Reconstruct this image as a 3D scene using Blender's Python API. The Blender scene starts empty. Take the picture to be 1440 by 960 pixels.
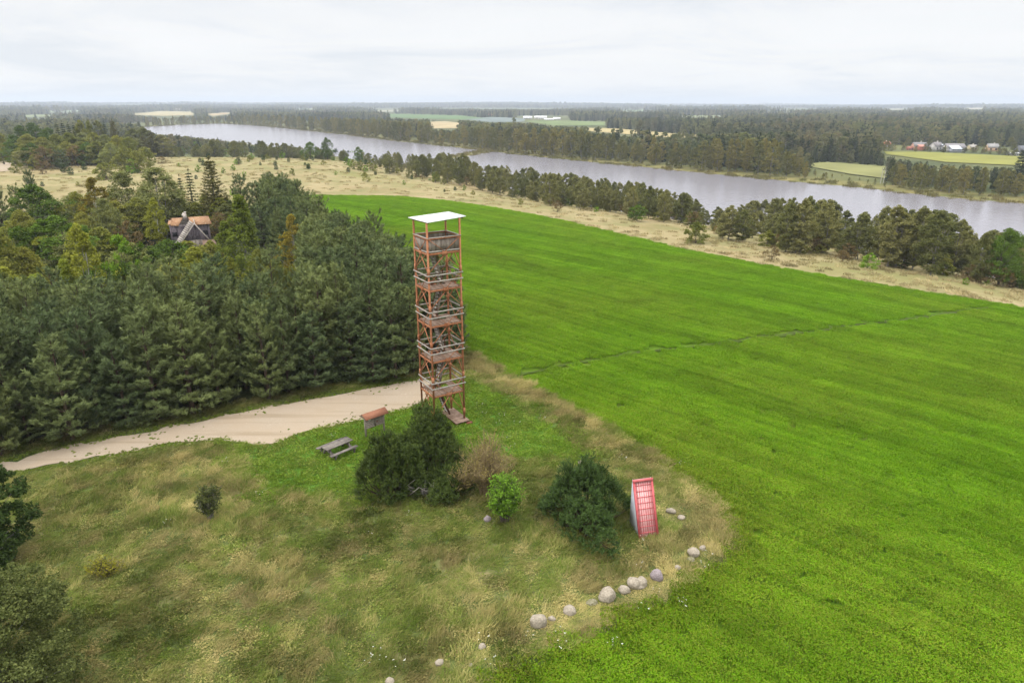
import bpy, math, random
import numpy as np
from mathutils import Vector, Matrix
from mathutils.geometry import delaunay_2d_cdt

SC = bpy.context.scene
COL = SC.collection
R = math.radians
# ------------------------------------------------------------------ camera, sky, sun, exposure
PITCH = math.atan(335 / 960)
CAMZ = 24.0
cd = bpy.data.cameras.new('camera'); cam = bpy.data.objects.new('camera', cd); COL.objects.link(cam)
cd.lens = 24; cd.sensor_width = 36; cd.clip_start = 0.5; cd.clip_end = 40000
cam.location = (0, 0, CAMZ); cam.rotation_euler = (math.pi / 2 - PITCH, 0, 0)
SC.camera = cam
SUN_EL, SUN_AZ = R(42), R(-60)          # azimuth from +Y, towards -X
w = bpy.data.worlds.new('World'); SC.world = w; w.use_nodes = True
nt = w.node_tree; nt.nodes.clear()
def N(nt, typ, **kw):
    n = nt.nodes.new(typ)
    ins = kw.pop('ins', {})
    for k, v in kw.items(): setattr(n, k, v)
    for k, v in ins.items():
        s = n.inputs[k]
        if isinstance(v, bpy.types.NodeSocket): nt.links.new(v, s)
        else: s.default_value = v
    return n
def ramp(nt, fac, stops, interp='LINEAR'):
    n = N(nt, 'ShaderNodeValToRGB', ins={'Fac': fac}); cr = n.color_ramp; cr.interpolation = interp
    while len(cr.elements) < len(stops): cr.elements.new(0.5)
    for e, (p, c) in zip(cr.elements, stops):
        e.position = p; e.color = c if len(c) == 4 else (*c, 1)
    return n.outputs['Color']
def mixc(nt, f, a, b, bt='MIX'):
    n = N(nt, 'ShaderNodeMix', data_type='RGBA', blend_type=bt)
    for k, v in ((0, f), (6, a), (7, b)):
        if isinstance(v, bpy.types.NodeSocket): nt.links.new(v, n.inputs[k])
        else: n.inputs[k].default_value = (*v, 1) if (isinstance(v, tuple) and len(v) == 3) else v
    return n.outputs[2]
def math_(nt, op, a, b=0.0, clamp=False):
    n = N(nt, 'ShaderNodeMath', operation=op, use_clamp=clamp)
    for k, v in ((0, a), (1, b)):
        if isinstance(v, bpy.types.NodeSocket): nt.links.new(v, n.inputs[k])
        else: n.inputs[k].default_value = v
    return n.outputs[0]
sky = N(nt, 'ShaderNodeTexSky', sky_type='NISHITA', sun_disc=False, sun_elevation=SUN_EL, sun_rotation=SUN_AZ)
tc = N(nt, 'ShaderNodeTexCoord')
sep = N(nt, 'ShaderNodeSeparateXYZ', ins={0: tc.outputs['Generated']})
zz = sep.outputs[2]
# overcast deck: bright low band, greyer above it, brightest overhead
el = ramp(nt, zz, [(0.0, (1.05, 1.05, 1.05)), (0.08, (1.04, 1.045, 1.055)), (0.17, (1.0, 1.015, 1.035)), (0.34, (1.15, 1.16, 1.17)), (0.62, (2.3, 2.29, 2.26)), (1.0, (4.9, 4.86, 4.76))])
den = math_(nt, 'ADD', zz, 0.10)
cx = math_(nt, 'DIVIDE', sep.outputs[0], den); cy = math_(nt, 'DIVIDE', sep.outputs[1], den)
cv = N(nt, 'ShaderNodeCombineXYZ', ins={0: cx, 1: cy, 2: 3.1})
cn = N(nt, 'ShaderNodeTexNoise', ins={'Vector': cv.outputs[0], 'Scale': 0.62, 'Detail': 6.0, 'Roughness': .55, 'Distortion': .6})
cl = ramp(nt, cn.outputs['Fac'], [(0.33, (.87, .90, .935)), (0.52, (1, 1, 1)), (0.70, (1.05, 1.05, 1.045))])
cloud = mixc(nt, 1.0, el, cl, 'MULTIPLY')
c10 = mixc(nt, 1.0, cloud, (10., 10., 10.), 'MULTIPLY')
fin = mixc(nt, 0.94, sky.outputs[0], c10)
bg = N(nt, 'ShaderNodeBackground', ins={'Color': fin, 'Strength': 0.1})
N(nt, 'ShaderNodeOutputWorld', ins={'Surface': bg.outputs[0]})
sl = bpy.data.lights.new('sun', 'SUN'); sl.energy = 1.5; sl.angle = R(10); sl.color = (1, .96, .9)
so = bpy.data.objects.new('sun', sl); COL.objects.link(so)
sd = Vector((math.sin(SUN_AZ) * math.cos(SUN_EL), math.cos(SUN_AZ) * math.cos(SUN_EL) * -1, math.sin(SUN_EL)))  # light from the left, behind the camera
so.rotation_euler = sd.to_track_quat('Z', 'Y').to_euler()
sky.sun_rotation = math.atan2(sd.x, sd.y)
SC.view_settings.view_transform = 'Standard'; SC.view_settings.look = 'None'
SC.view_settings.exposure = -0.1; SC.view_settings.gamma = 1.0; SC.view_settings.use_curve_mapping = False
SC.cycles.max_bounces = 6; SC.cycles.diffuse_bounces = 3; SC.cycles.volume_bounces = 0
SC.cycles.transparent_max_bounces = 8
random.seed(7); RNG = np.random.default_rng(7)

# ------------------------------------------------------------------ numeric helpers
def vnoise(x, y, s=0):
    x = np.asarray(x, float); y = np.asarray(y, float)
    ix = np.floor(x).astype(np.int64); iy = np.floor(y).astype(np.int64)
    fx = x - ix; fy = y - iy; fx = fx * fx * (3 - 2 * fx); fy = fy * fy * (3 - 2 * fy)
    def h(a, b):
        n = (a * 374761393 + b * 668265263 + s * 1442695041) & 0xffffffff
        n = ((n ^ (n >> 13)) * 1274126177) & 0xffffffff
        return ((n ^ (n >> 16)) & 0xffff) / 65535.0
    return (h(ix, iy) * (1 - fx) + h(ix + 1, iy) * fx) * (1 - fy) + (h(ix, iy + 1) * (1 - fx) + h(ix + 1, iy + 1) * fx) * fy
def fbm(x, y, sc, oct=3, s=0):
    v = 0; a = .5; t = 0; f = 1 / sc
    for k in range(oct):
        v = v + a * vnoise(np.asarray(x) * f, np.asarray(y) * f, s + k * 17); t += a; a *= .5; f *= 2.1
    return v / t
def sstep(a, b, x):
    t = np.clip((x - a) / (b - a), 0, 1); return t * t * (3 - 2 * t)
def seg_dist(x, y, pts, closed=True):
    d = np.full(np.shape(x), 1e18); n = len(pts)
    for i in range(n if closed else n - 1):
        ax, ay = pts[i]; bx, by = pts[(i + 1) % n]
        dx, dy = bx - ax, by - ay; L = dx * dx + dy * dy + 1e-9
        t = np.clip(((x - ax) * dx + (y - ay) * dy) / L, 0, 1)
        d = np.minimum(d, (x - ax - t * dx) ** 2 + (y - ay - t * dy) ** 2)
    return np.sqrt(d)
def inside(x, y, pts):
    r = np.zeros(np.shape(x), bool); n = len(pts)
    for i in range(n):
        ax, ay = pts[i]; bx, by = pts[(i + 1) % n]
        if ay == by: continue
        r ^= ((ay > y) != (by > y)) & (x < (bx - ax) * (y - ay) / (by - ay) + ax)
    return r
def sdf(x, y, pts):                                  # negative inside
    d = seg_dist(x, y, pts); return np.where(inside(x, y, pts), -d, d)
CP, SP = math.cos(PITCH), math.sin(PITCH)
def ray(px, py):
    u = (np.asarray(px, float) - 720) / 960; v = (480 - np.asarray(py, float)) / 960
    return u, CP + v * SP, -SP + v * CP
def on_plane(px, py, z):
    dx, dy, dz = ray(px, py); t = (z - CAMZ) / dz; return dx * t, dy * t
def proj(x, y, z):
    q = np.asarray(z) - CAMZ; dep = y * CP - q * SP; up = y * SP + q * CP
    return 720 + 960 * x / dep, 480 - 960 * up / dep
# ------------------------------------------------------------------ the lake and the lie of the land
WATER = -14.0
near_px = [(196, 187), (240, 190), (330, 200), (430, 213), (520, 228), (580, 238), (640, 250), (700, 262), (760, 277), (850, 299), (950, 313), (1030, 325), (1150, 345), (1300, 373), (1440, 398), (1700, 455), (2500, 640)]
far_px = [(2500, 400), (1700, 313), (1560, 298), (1440, 286), (1370, 281), (1300, 274), (1200, 264), (1100, 254), (1030, 248), (960, 241), (900, 235), (800, 225), (720, 217), (690, 213), (640, 207), (560, 199), (490, 190), (400, 180.5), (350, 176), (310, 174), (250, 176), (203, 179)]
def plane_pts(pp, z): return [tuple(map(float, on_plane(a, b, z))) for a, b in pp]
NEAR = plane_pts(near_px, WATER); FAR = plane_pts(far_px, WATER); LAKE = NEAR + FAR
NECK = plane_pts([(702, 205), (694, 213), (668, 217.5), (612, 227.5), (545, 243), (545, 238), (608, 224.5), (654, 215.5), (672, 212.6), (682, 205)], WATER)
def Z(x, y):
    x = np.asarray(x, float); y = np.asarray(y, float)
    r = np.hypot(x, y)
    wob = (fbm(x, y, 30, 2, 5) - .5) * 10 * sstep(120, 250, r)
    s = np.maximum(sdf(x, y, LAKE), -sdf(x, y, NECK)) + wob * .5
    dn = seg_dist(x, y, NEAR, False); df = seg_dist(x, y, FAR, False)
    side = sstep(-25, 25, df - dn)
    P = 13.1 * (1 - sstep(335, 560, r)) * side * sstep(-200, -80, y + 0 * x)
    D = np.maximum(s, 0)
    prof = 1 - np.exp(-(D / 45) ** 1.3)
    land = WATER + .9 * (1 - np.exp(-D / 30)) + P * prof
    farr = sstep(500, 1500, r) * (fbm(x, y, 900, 3, 9) - .45) * 7 + sstep(3000, 8000, r) * (fbm(x, y, 2600, 3, 4) * 60 - 19)
    land = land + farr * sstep(0, 300, D)
    near = (1 - sstep(60, 130, r)) * ((fbm(x, y, 9, 3, 21) - .5) * .35)
    hill = sstep(90, 200, r) * (fbm(x, y, 60, 2, 33) - .5) * 2.2 * side * (1 - sstep(400, 600, r)) * prof
    bed = WATER - np.minimum(-s * .15, 2.0)
    return np.where(s > 0, land + near + hill, bed)
def z1(x, y): return float(Z(np.array([x]), np.array([y]))[0])
def hit(px, py):                                     # where the sight line through a pixel meets the land
    px = np.atleast_1d(np.asarray(px, float)); py = np.atleast_1d(np.asarray(py, float))
    dx, dy, dz = ray(px, py)
    T = 8 * 1.018 ** np.arange(412)
    def below(t):
        return (CAMZ + dz[:, None] * t) < np.maximum(Z(dx[:, None] * t, dy[:, None] * t), WATER)
    b = below(np.repeat(T[None], len(px), 0)); b[:, -1] = True
    k = np.argmax(b, 1); hi = T[k]; lo = T[np.maximum(k - 1, 0)]
    for _ in range(3):
        t = lo[:, None] + (hi - lo)[:, None] * np.linspace(0, 1, 33)[None]
        b = below(t); b[:, -1] = True; b[:, 0] = False; k = np.argmax(b, 1); r = np.arange(len(px))
        lo, hi = t[r, k - 1], t[r, k]
    return dx * hi, dy * hi
def world(pp):
    x, y = hit([a for a, b in pp], [b for a, b in pp]); return list(zip(x.tolist(), y.tolist()))
def h1(px, py):
    x, y = hit(px, py); return float(x[0]), float(y[0])
def at_d(px, d):                                     # ground point in a pixel column, d metres ahead
    x = (px - 720) / 960 * d / CP
    for _ in range(3):
        z = z1(x, d); dep = d * CP - (z - CAMZ) * SP; x = (px - 720) / 960 * dep
    return x, d
def top_z(px, py, d):
    dx, dy, dz = ray(px, py); return CAMZ + dz * d / dy

# ------------------------------------------------------------------ mesh helpers
class MB:
    def __init__(s): s.v = []; s.f = []; s.m = []; s.n = 0
    def add(s, v, tri, mi=0):
        v = np.asarray(v, float).reshape(-1, 3); t = np.asarray(tri, np.int64).reshape(-1, 3)
        s.v.append(v); s.f.append(t + s.n); s.m.append(np.full(len(t), mi)); s.n += len(v)
    def quads(s, v, q, mi=0):
        q = np.asarray(q).reshape(-1, 4); s.add(v, np.concatenate([q[:, [0, 1, 2]], q[:, [0, 2, 3]]]), mi)
    def box(s, c, size, rot=None, mi=0):
        c = np.asarray(c, float); h = np.asarray(size, float) / 2
        v = np.array([[i, j, k] for i in (-1, 1) for j in (-1, 1) for k in (-1, 1)]) * h
        if rot is not None: v = v @ np.asarray(rot).T
        s.quads(v + c, [[0, 1, 3, 2], [4, 6, 7, 5], [0, 4, 5, 1], [2, 3, 7, 6], [0, 2, 6, 4], [1, 5, 7, 3]], mi)
    def bar(s, a, b, wd, ht, up=(0, 0, 1), mi=0):    # rectangular bar from a to b
        a = np.asarray(a, float); b = np.asarray(b, float); d = b - a; L = np.linalg.norm(d); d /= L
        u = np.asarray(up, float); sd = np.cross(d, u)
        if np.linalg.norm(sd) < 1e-4: sd = np.cross(d, [1, 0, 0])
        sd /= np.linalg.norm(sd); u = np.cross(sd, d)
        s.box((a + b) / 2, (L, wd, ht), np.stack([d, sd, u], 1), mi)
    def tube(s, pts, rad, n=6, mi=0, cap=True):
        pts = np.asarray(pts, float); k = len(pts); rad = np.broadcast_to(rad, (k,))
        tg = np.gradient(pts, axis=0); tg /= np.linalg.norm(tg, axis=1, keepdims=True) + 1e-9
        ref = np.where(np.abs(tg[:, 2:3]) > .9, [[1., 0, 0]], [[0, 0, 1.]])
        a = np.cross(tg, ref); a /= np.linalg.norm(a, axis=1, keepdims=True) + 1e-9; b = np.cross(tg, a)
        th = np.arange(n) * 2 * np.pi / n
        v = pts[:, None] + rad[:, None, None] * (np.cos(th)[None, :, None] * a[:, None] + np.sin(th)[None, :, None] * b[:, None])
        q = [[i * n + j, i * n + (j + 1) % n, (i + 1) * n + (j + 1) % n, (i + 1) * n + j] for i in range(k - 1) for j in range(n)]
        s.quads(v.reshape(-1, 3), q, mi)
        if cap:
            s.add(np.concatenate([v[-1], pts[-1:]]), [[j, (j + 1) % n, n] for j in range(n)], mi)
    def poly(s, pts, thick, nrm=None, mi=0):         # flat convex sheet with thickness
        p = np.asarray(pts, float)
        if nrm is None: nrm = np.cross(p[1] - p[0], p[2] - p[0])
        nrm = np.asarray(nrm, float); nrm = nrm / np.linalg.norm(nrm) * thick / 2; n = len(p)
        v = np.concatenate([p + nrm, p - nrm]); t = []
        for i in range(1, n - 1): t += [[0, i, i + 1], [n, n + i + 1, n + i]]
        for i in range(n): j = (i + 1) % n; t += [[i, n + i, n + j], [i, n + j, j]]
        s.add(v, t, mi)
    def leaves(s, c, size, up=.35, mi=0, rng=RNG, asp=.55):   # folded leaf-shaped faces
        n = len(c); size = np.broadcast_to(size, (n,))
        d = rng.normal(size=(n, 3)); d[:, 2] *= .6; d /= np.linalg.norm(d, axis=1, keepdims=True)
        nn = rng.normal(size=(n, 3)); nn[:, 2] = np.abs(nn[:, 2]) + up
        sd = np.cross(d, nn); sd /= np.linalg.norm(sd, axis=1, keepdims=True) + 1e-9
        a = c - d * size[:, None] * .5; b = c + d * size[:, None] * .5
        fold = nn / np.linalg.norm(nn, axis=1, keepdims=True) * size[:, None] * .14
        l = c + sd * size[:, None] * asp * .5 + fold; r = c - sd * size[:, None] * asp * .5 + fold
        v = np.stack([a, l, b, r], 1).reshape(-1, 3); i = np.arange(n)[:, None] * 4
        s.add(v, np.concatenate([i + [[0, 2, 1]], i + [[0, 3, 2]]]), mi)
    def blades(s, base, tip, wd, bend=None, mi=0, rng=RNG):    # two-segment grass blades
        n = len(base); d = tip - base; sd = np.cross(d, rng.normal(size=(n, 3))); sd /= np.linalg.norm(sd, axis=1, keepdims=True) + 1e-9
        wd = np.broadcast_to(wd, (n,))[:, None]
        mid = base + d * .5
        if bend is not None: mid = mid + bend
        v = np.stack([base - sd * wd / 2, base + sd * wd / 2, mid + sd * wd * .42, mid - sd * wd * .42, tip], 1).reshape(-1, 3)
        i = np.arange(n)[:, None] * 5
        s.add(v, np.concatenate([i + [[0, 1, 2]], i + [[0, 2, 3]], i + [[3, 2, 4]]]), mi)
    def mesh(s, name, mats, smooth=False):
        v = np.concatenate(s.v); f = np.concatenate(s.f); m = np.concatenate(s.m)
        me = bpy.data.meshes.new(name)
        me.vertices.add(len(v)); me.vertices.foreach_set('co', v.astype(np.float32).ravel())
        me.loops.add(f.size); me.loops.foreach_set('vertex_index', f.astype(np.int32).ravel())
        me.polygons.add(len(f)); me.polygons.foreach_set('loop_start', np.arange(0, f.size, 3, dtype=np.int32))
        for mt in mats: me.materials.append(mt)
        me.polygons.foreach_set('material_index', m.astype(np.int32))
        if smooth: me.polygons.foreach_set('use_smooth', np.ones(len(f), bool))
        me.update(calc_edges=True); me.validate()
        return me
    def obj(s, name, mats, parent=None, smooth=False):
        if not isinstance(mats, (list, tuple)): mats = [mats]
        return link(name, s.mesh(name, mats, smooth), parent)
def link(name, data, parent=None):
    o = bpy.data.objects.new(name, data); COL.objects.link(o)
    if parent: o.parent = parent
    return o
def tag(o, label=None, cat=None, group=None, kind=None):
    if label: o['label'] = label
    if cat: o['category'] = cat
    if group: o['group'] = group
    if kind: o['kind'] = kind
    return o
def thing(name, label, cat, loc, rz=0, group=None):
    o = link(name, None); o.location = loc; o.rotation_euler = (0, 0, rz); o.empty_display_size = .3
    return tag(o, label, cat, group)
# ------------------------------------------------------------------ materials
def new_mat(name):
    m = bpy.data.materials.new(name); m.use_nodes = True; nt = m.node_tree; nt.nodes.clear(); return m, nt
def out(nt, sh, disp=None):
    o = N(nt, 'ShaderNodeOutputMaterial', ins={'Surface': sh})
def pos(nt): return N(nt, 'ShaderNodeNewGeometry').outputs['Position']
def noise(nt, sc, det=3., vec=None, rough=.55, dist=0.):
    n = N(nt, 'ShaderNodeTexNoise', ins={'Scale': sc, 'Detail': det, 'Roughness': rough, 'Distortion': dist})
    nt.links.new(vec if vec is not None else pos(nt), n.inputs['Vector']); return n.outputs['Fac']
def attr(nt, name, typ='GEOMETRY'):
    return N(nt, 'ShaderNodeAttribute', attribute_type=typ, attribute_name=name)
def bsdf(nt, col, rough=.9, spec=.2, bump=None, bstr=.3, bdist=.05, **kw):
    p = N(nt, 'ShaderNodeBsdfPrincipled', ins={'Roughness': rough, 'Specular IOR Level': spec})
    if isinstance(col, tuple): p.inputs['Base Color'].default_value = (*col[:3], 1)
    else: nt.links.new(col, p.inputs['Base Color'])
    if bump is not None:
        b = N(nt, 'ShaderNodeBump', ins={'Height': bump, 'Strength': bstr, 'Distance': bdist}); nt.links.new(b.outputs[0], p.inputs['Normal'])
    return p
def weathered(name, c1, c2, scale=3., rough=.8, spec=.25, stretch=None, bstr=.3, bdist=.02, c3=None):
    m, nt = new_mat(name)
    tcn = N(nt, 'ShaderNodeTexCoord').outputs['Object']
    v = tcn
    if stretch: v = N(nt, 'ShaderNodeMapping', ins={'Vector': tcn, 'Scale': stretch}).outputs[0]
    f = noise(nt, scale, 5., v, .65)
    isl = N(nt, 'ShaderNodeNewGeometry').outputs['Random Per Island']
    f2 = math_(nt, 'ADD', f, math_(nt, 'MULTIPLY', math_(nt, 'SUBTRACT', isl, .5), .3))
    c = ramp(nt, f2, [(.32, c1), (.68, c2)])
    if c3:
        g = noise(nt, scale * 2.7, 4., tcn, .7)
        c = mixc(nt, ramp(nt, g, [(.56, (0, 0, 0)), (.68, (1, 1, 1))]), c, c3)
    out(nt, bsdf(nt, c, rough, spec, f, bstr, bdist).outputs[0]); return m
def foliage(name, ca, cb, cc=None, trans=.28, nsc=.5, hue=0.5):
    """leaf colours: varies leaf by leaf, clump by clump and tree by tree"""
    bo = lambda c: (c[0] * 1.5, c[1] * 1.42, c[2] * 1.1)
    ca, cb, cc = bo(ca), bo(cb), (bo(cc) if cc else None)
    m, nt = new_mat(name)
    g = N(nt, 'ShaderNodeNewGeometry'); oi = N(nt, 'ShaderNodeObjectInfo')
    n = N(nt, 'ShaderNodeTexNoise', ins={'Vector': g.outputs['Position'], 'Scale': nsc, 'Detail': 2.})
    f = math_(nt, 'ADD', math_(nt, 'MULTIPLY', g.outputs['Random Per Island'], .45), math_(nt, 'MULTIPLY', n.outputs['Fac'], .75))
    f = math_(nt, 'SUBTRACT', f, .1)
    c = ramp(nt, f, [(.15, ca), (.85, cb)])
    if cc:
        t = math_(nt, 'MULTIPLY', oi.outputs['Random'], hue)
        c = mixc(nt, t, c, cc)
    br = ramp(nt, oi.outputs['Random'], [(0, (.8, .8, .8)), (.5, (1, 1, 1)), (1, (1.2, 1.2, 1.2))])
    c = mixc(nt, 1., c, br, 'MULTIPLY')
    d = bsdf(nt, c, .7, .05)
    tr = N(nt, 'ShaderNodeBsdfTranslucent', ins={'Color': mixc(nt, 1., c, (1.15, 1.2, .8), 'MULTIPLY')})
    mx = N(nt, 'ShaderNodeMixShader', ins={0: trans, 1: d.outputs[0], 2: tr.outputs[0]})
    out(nt, mx.outputs[0]); return m
# ------------------------------------------------------------------ regions on the ground
FIELD = world([(410, 274), (560, 276), (625, 282), (700, 293), (800, 312), (900, 336), (960, 351), (1100, 378), (1250, 403), (1440, 433), (1700, 480), (2100, 580), (2300, 1000), (1800, 1400), (900, 1500), (600, 1350), (660, 1050), (700, 965), (760, 925), (850, 885), (930, 845), (1000, 805), (1040, 770), (1047, 748), (1035, 725), (1000, 692), (950, 655), (880, 612), (820, 578), (760, 546), (715, 522), (690, 508), (662, 492), (640, 470), (600, 436), (545, 395), (490, 350), (440, 306)])
ROAD_UP = world([(-330, 735), (-160, 690), (-60, 664), (0, 651), (60, 636), (150, 618), (250, 598), (330, 581), (420, 565), (500, 549), (560, 539), (596, 534), (610, 535)])
ROAD_LO = world([(-330, 760), (-160, 706), (-60, 678), (0, 666), (60, 657), (150, 641), (240, 623), (310, 617), (355, 627), (380, 627), (410, 613), (440, 604), (480, 595), (520, 586), (560, 577), (600, 564), (616, 552), (614, 540)])
ROAD = ROAD_UP + ROAD_LO[::-1]
LAWN = world([(310, 612), (360, 690), (420, 705), (500, 700), (560, 690), (640, 640), (700, 650), (760, 650), (830, 640), (790, 600), (740, 570), (690, 540), (650, 525), (600, 540), (520, 570), (400, 600)])
WOOD = world([(-400, 700), (-160, 670), (0, 640), (250, 588), (420, 556), (560, 533), (640, 520), (655, 498), (600, 440), (490, 356), (410, 300), (330, 292), (240, 290), (120, 290), (0, 300), (-200, 300), (-500, 330)])
FARMS = {
 'green': ([(545, 160.5), (600, 161.5), (650, 163), (690, 167.5), (650, 168.5), (595, 167), (550, 165.5)], (.10, .16, .06), 'far pale green farm field in front of the blue woods'),
 'tan': ([(604, 172), (625, 171), (646, 173), (646, 181), (606, 181)], (.34, .27, .15), 'small tan stubble field behind the far shore trees'),
 'grey': ([(650, 168), (690, 165), (738, 167), (738, 171.5), (690, 172)], (.15, .18, .17), 'grey green field beside the white farm halls'),
 'barnyard': ([(735, 170.5), (800, 170), (852, 172), (852, 177), (780, 177)], (.14, .18, .07), 'green pasture in front of the white farm halls'),
 'strip': ([(812, 180), (870, 181.5), (955, 189), (1008, 192), (1005, 196), (940, 194), (828, 185)], (.33, .27, .13), 'long tan field strip between the far woods'),
 'meadow': ([(1165, 229), (1245, 235), (1252, 253), (1196, 246), (1120, 232)], (.19, .19, .075), 'yellow green meadow behind the right far shore'),
 'olive': ([(1243, 214), (1300, 214.5), (1440, 221), (1560, 227), (1560, 240), (1440, 234), (1330, 229), (1247, 218)], (.20, .20, .05), 'olive yellow field below the village houses'),
 'lefttan': ([(178, 161), (225, 156.5), (268, 157.5), (275, 162), (228, 163.5)], (.33, .28, .15), 'pale tan field on the far left rise'),
 'leftstrip': ([(290, 160.5), (318, 158.5), (332, 159.5), (300, 163.5)], (.34, .26, .14), 'narrow tan field right of the far left rise'),
}
for k_, (pp_, c_) in enumerate([([(1235, 153.5), (1262, 152.8), (1290, 153.6), (1262, 155)], (.30, .28, .18)), ([(1340, 152.5), (1375, 151.8), (1398, 152.8), (1368, 154)], (.34, .29, .18)), ([(60, 156.5), (110, 155.5), (120, 157.2), (70, 158)], (.20, .24, .12)), ([(860, 155.5), (905, 155), (935, 156), (890, 157)], (.18, .24, .12)), ([(505, 156), (545, 155.3), (590, 156.4), (540, 157.4)], (.30, .28, .17)), ([(1060, 157.5), (1110, 157), (1130, 158.2), (1075, 159)], (.22, .24, .12)), ([(950, 163), (1010, 163), (1035, 165), (960, 165.5)], (.20, .22, .10)), ([(395, 153.5), (440, 152.8), (470, 153.6), (425, 154.6)], (.24, .26, .14)), ([(20, 163), (60, 161.5), (85, 163), (40, 165)], (.17, .20, .09))]):
    FARMS['clearing%d' % k_] = (pp_, c_, '')
CLEAR = [v[0] for v in FARMS.values()] + [[(1230, 203), (1440, 207), (1560, 210), (1560, 222), (1440, 220), (1240, 214)]] + [[(725, 163), (800, 163), (800, 171), (725, 171)], [(200, 178.5), (250, 176), (310, 174), (350, 177), (430, 185), (430, 204), (330, 196), (240, 188), (200, 185.5)]]
PATH = world([(-60, 222), (10, 218), (26, 219), (30, 226), (14, 240), (-60, 248)])
# ------------------------------------------------------------------ ground sheet
def build_ground():
    az = np.concatenate([np.arange(-180, -52, 4.), np.arange(-52, 52, .2), np.arange(52, 180, 4.)]) * np.pi / 180
    rr = [5.0]
    while rr[-1] < 13500:
        r = rr[-1]; rr.append(r * (1.011 if r < 1200 else 1.02))
    rr = np.array(rr); A, Rr = np.meshgrid(az, rr)
    X = Rr * np.sin(A); Y = Rr * np.cos(A)
    x = X.ravel(); y = Y.ravel(); x = np.append(x, 0.); y = np.append(y, 0.)
    z = Z(x, y)
    fd = sdf(x, y, FIELD); rd = sdf(x, y, ROAD)
    z = z - .6 * (1 - sstep(-1.6, .8, fd)) - .12 * (1 - sstep(-.8, -.2, rd))
    na, nr = len(az), len(rr)
    i = np.arange(nr - 1)[:, None] * na; j = np.arange(na)[None]; j2 = (j + 1) % na
    q = np.stack([i + j, i + j2, i + na + j2, i + na + j], -1).reshape(-1, 4)
    mb = MB(); mb.quads(np.stack([x, y, z], 1), q[:, ::-1]); c = len(x) - 1
    mb.f.append(np.stack([np.full(na, c), (np.arange(na) + 1) % na, np.arange(na)], 1)); mb.m.append(np.zeros(na, int))
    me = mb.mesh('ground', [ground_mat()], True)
    r = np.hypot(x, y)
    sh = np.maximum(sdf(x, y, LAKE), -sdf(x, y, NECK))
    dn = seg_dist(x, y, NEAR, False); df = seg_dist(x, y, FAR, False)
    def put(n, v):
        a = me.attributes.new(n, 'FLOAT', 'POINT'); a.data.foreach_set('value', np.asarray(v, np.float32))
    put('lawn', 1 - sstep(-2.5, 1.5, sdf(x, y, LAWN)))
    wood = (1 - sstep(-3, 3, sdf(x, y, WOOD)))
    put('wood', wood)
    dry = sstep(90, 125, r) * (1 - sstep(380, 520, r)) * (1 - sstep(0, 25, -(df - dn))) * (fd > -3)
    dry = np.maximum(dry, (fd > -3) * sstep(-15, 10, x - 30) * sstep(55, 75, r) * (r < 400) * (df > dn))
    put('dry', np.where(wood > .5, dry * (1 - wood), dry))
    put('marsh', ((1 - sstep(18, 32, sh)) * (sh > -3)) * (r > 250) * np.where(df < dn + 30, 1., .45))
    put('far', sstep(250, 420, r) * (1 - np.clip(dry, 0, 1)))
    o = link('ground', me); tag(o, None, None, None, 'structure')
def ground_mat():
    m, nt = new_mat('meadow_ground')
    n1 = noise(nt, .22, 5., rough=.7); n2 = noise(nt, 1.7, 4., rough=.7); n3 = noise(nt, .05, 3.)
    c = ramp(nt, n1, [(.32, (.045, .075, .018)), (.5, (.10, .115, .035)), (.68, (.20, .165, .08))])
    c = mixc(nt, ramp(nt, n2, [(.45, (0, 0, 0)), (.7, (.6, .6, .6))]), c, (.07, .10, .025))
    lawn = ramp(nt, n2, [(.3, (.045, .115, .012)), (.7, (.095, .19, .022))])
    c = mixc(nt, attr(nt, 'lawn').outputs['Fac'], c, lawn)
    dn = noise(nt, .06, 8., rough=.68); dn2 = noise(nt, .8, 5., rough=.75)
    dry = ramp(nt, dn, [(.32, (.165, .175, .065)), (.43, (.25, .22, .105)), (.54, (.335, .275, .15)), (.66, (.38, .32, .185)), (.8, (.29, .22, .12))])
    dry = mixc(nt, ramp(nt, dn2, [(.36, (.6, .6, .6)), (.56, (0, 0, 0))]), dry, (.205, .180, .085))
    d3 = noise(nt, .25, 6., N(nt, 'ShaderNodeMapping', ins={'Vector': pos(nt), 'Scale': (1, .35, 1), 'Rotation': (0, 0, .5)}).outputs[0], .75)
    dry = mixc(nt, ramp(nt, d3, [(.50, (0, 0, 0)), (.62, (.55, .55, .55))]), dry, (.20, .20, .08))
    dl = noise(nt, .021, 5., None, .6)
    dry = mixc(nt, ramp(nt, dl, [(.50, (0, 0, 0)), (.62, (.6, .6, .6))]), dry, (.22, .215, .08))
    dry = mixc(nt, ramp(nt, dl, [(.33, (.6, .6, .6)), (.45, (0, 0, 0))]), dry, (.27, .20, .105))
    dry = mixc(nt, 1., dry, (.87, .86, .84), 'MULTIPLY')
    c = mixc(nt, attr(nt, 'dry').outputs['Fac'], c, dry)
    fr = ramp(nt, noise(nt, .012, 4.), [(.35, (.06, .075, .03)), (.65, (.13, .13, .05))])
    c = mixc(nt, attr(nt, 'far').outputs['Fac'], c, fr)
    c = mixc(nt, attr(nt, 'marsh').outputs['Fac'], c, ramp(nt, noise(nt, .12, 4.), [(.35, (.10, .105, .035)), (.65, (.20, .17, .065))]))
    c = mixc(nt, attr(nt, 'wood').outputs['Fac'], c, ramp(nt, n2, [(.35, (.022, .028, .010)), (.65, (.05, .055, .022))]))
    out(nt, bsdf(nt, c, .95, .08, n2, .6, .15).outputs[0]); return m
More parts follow.
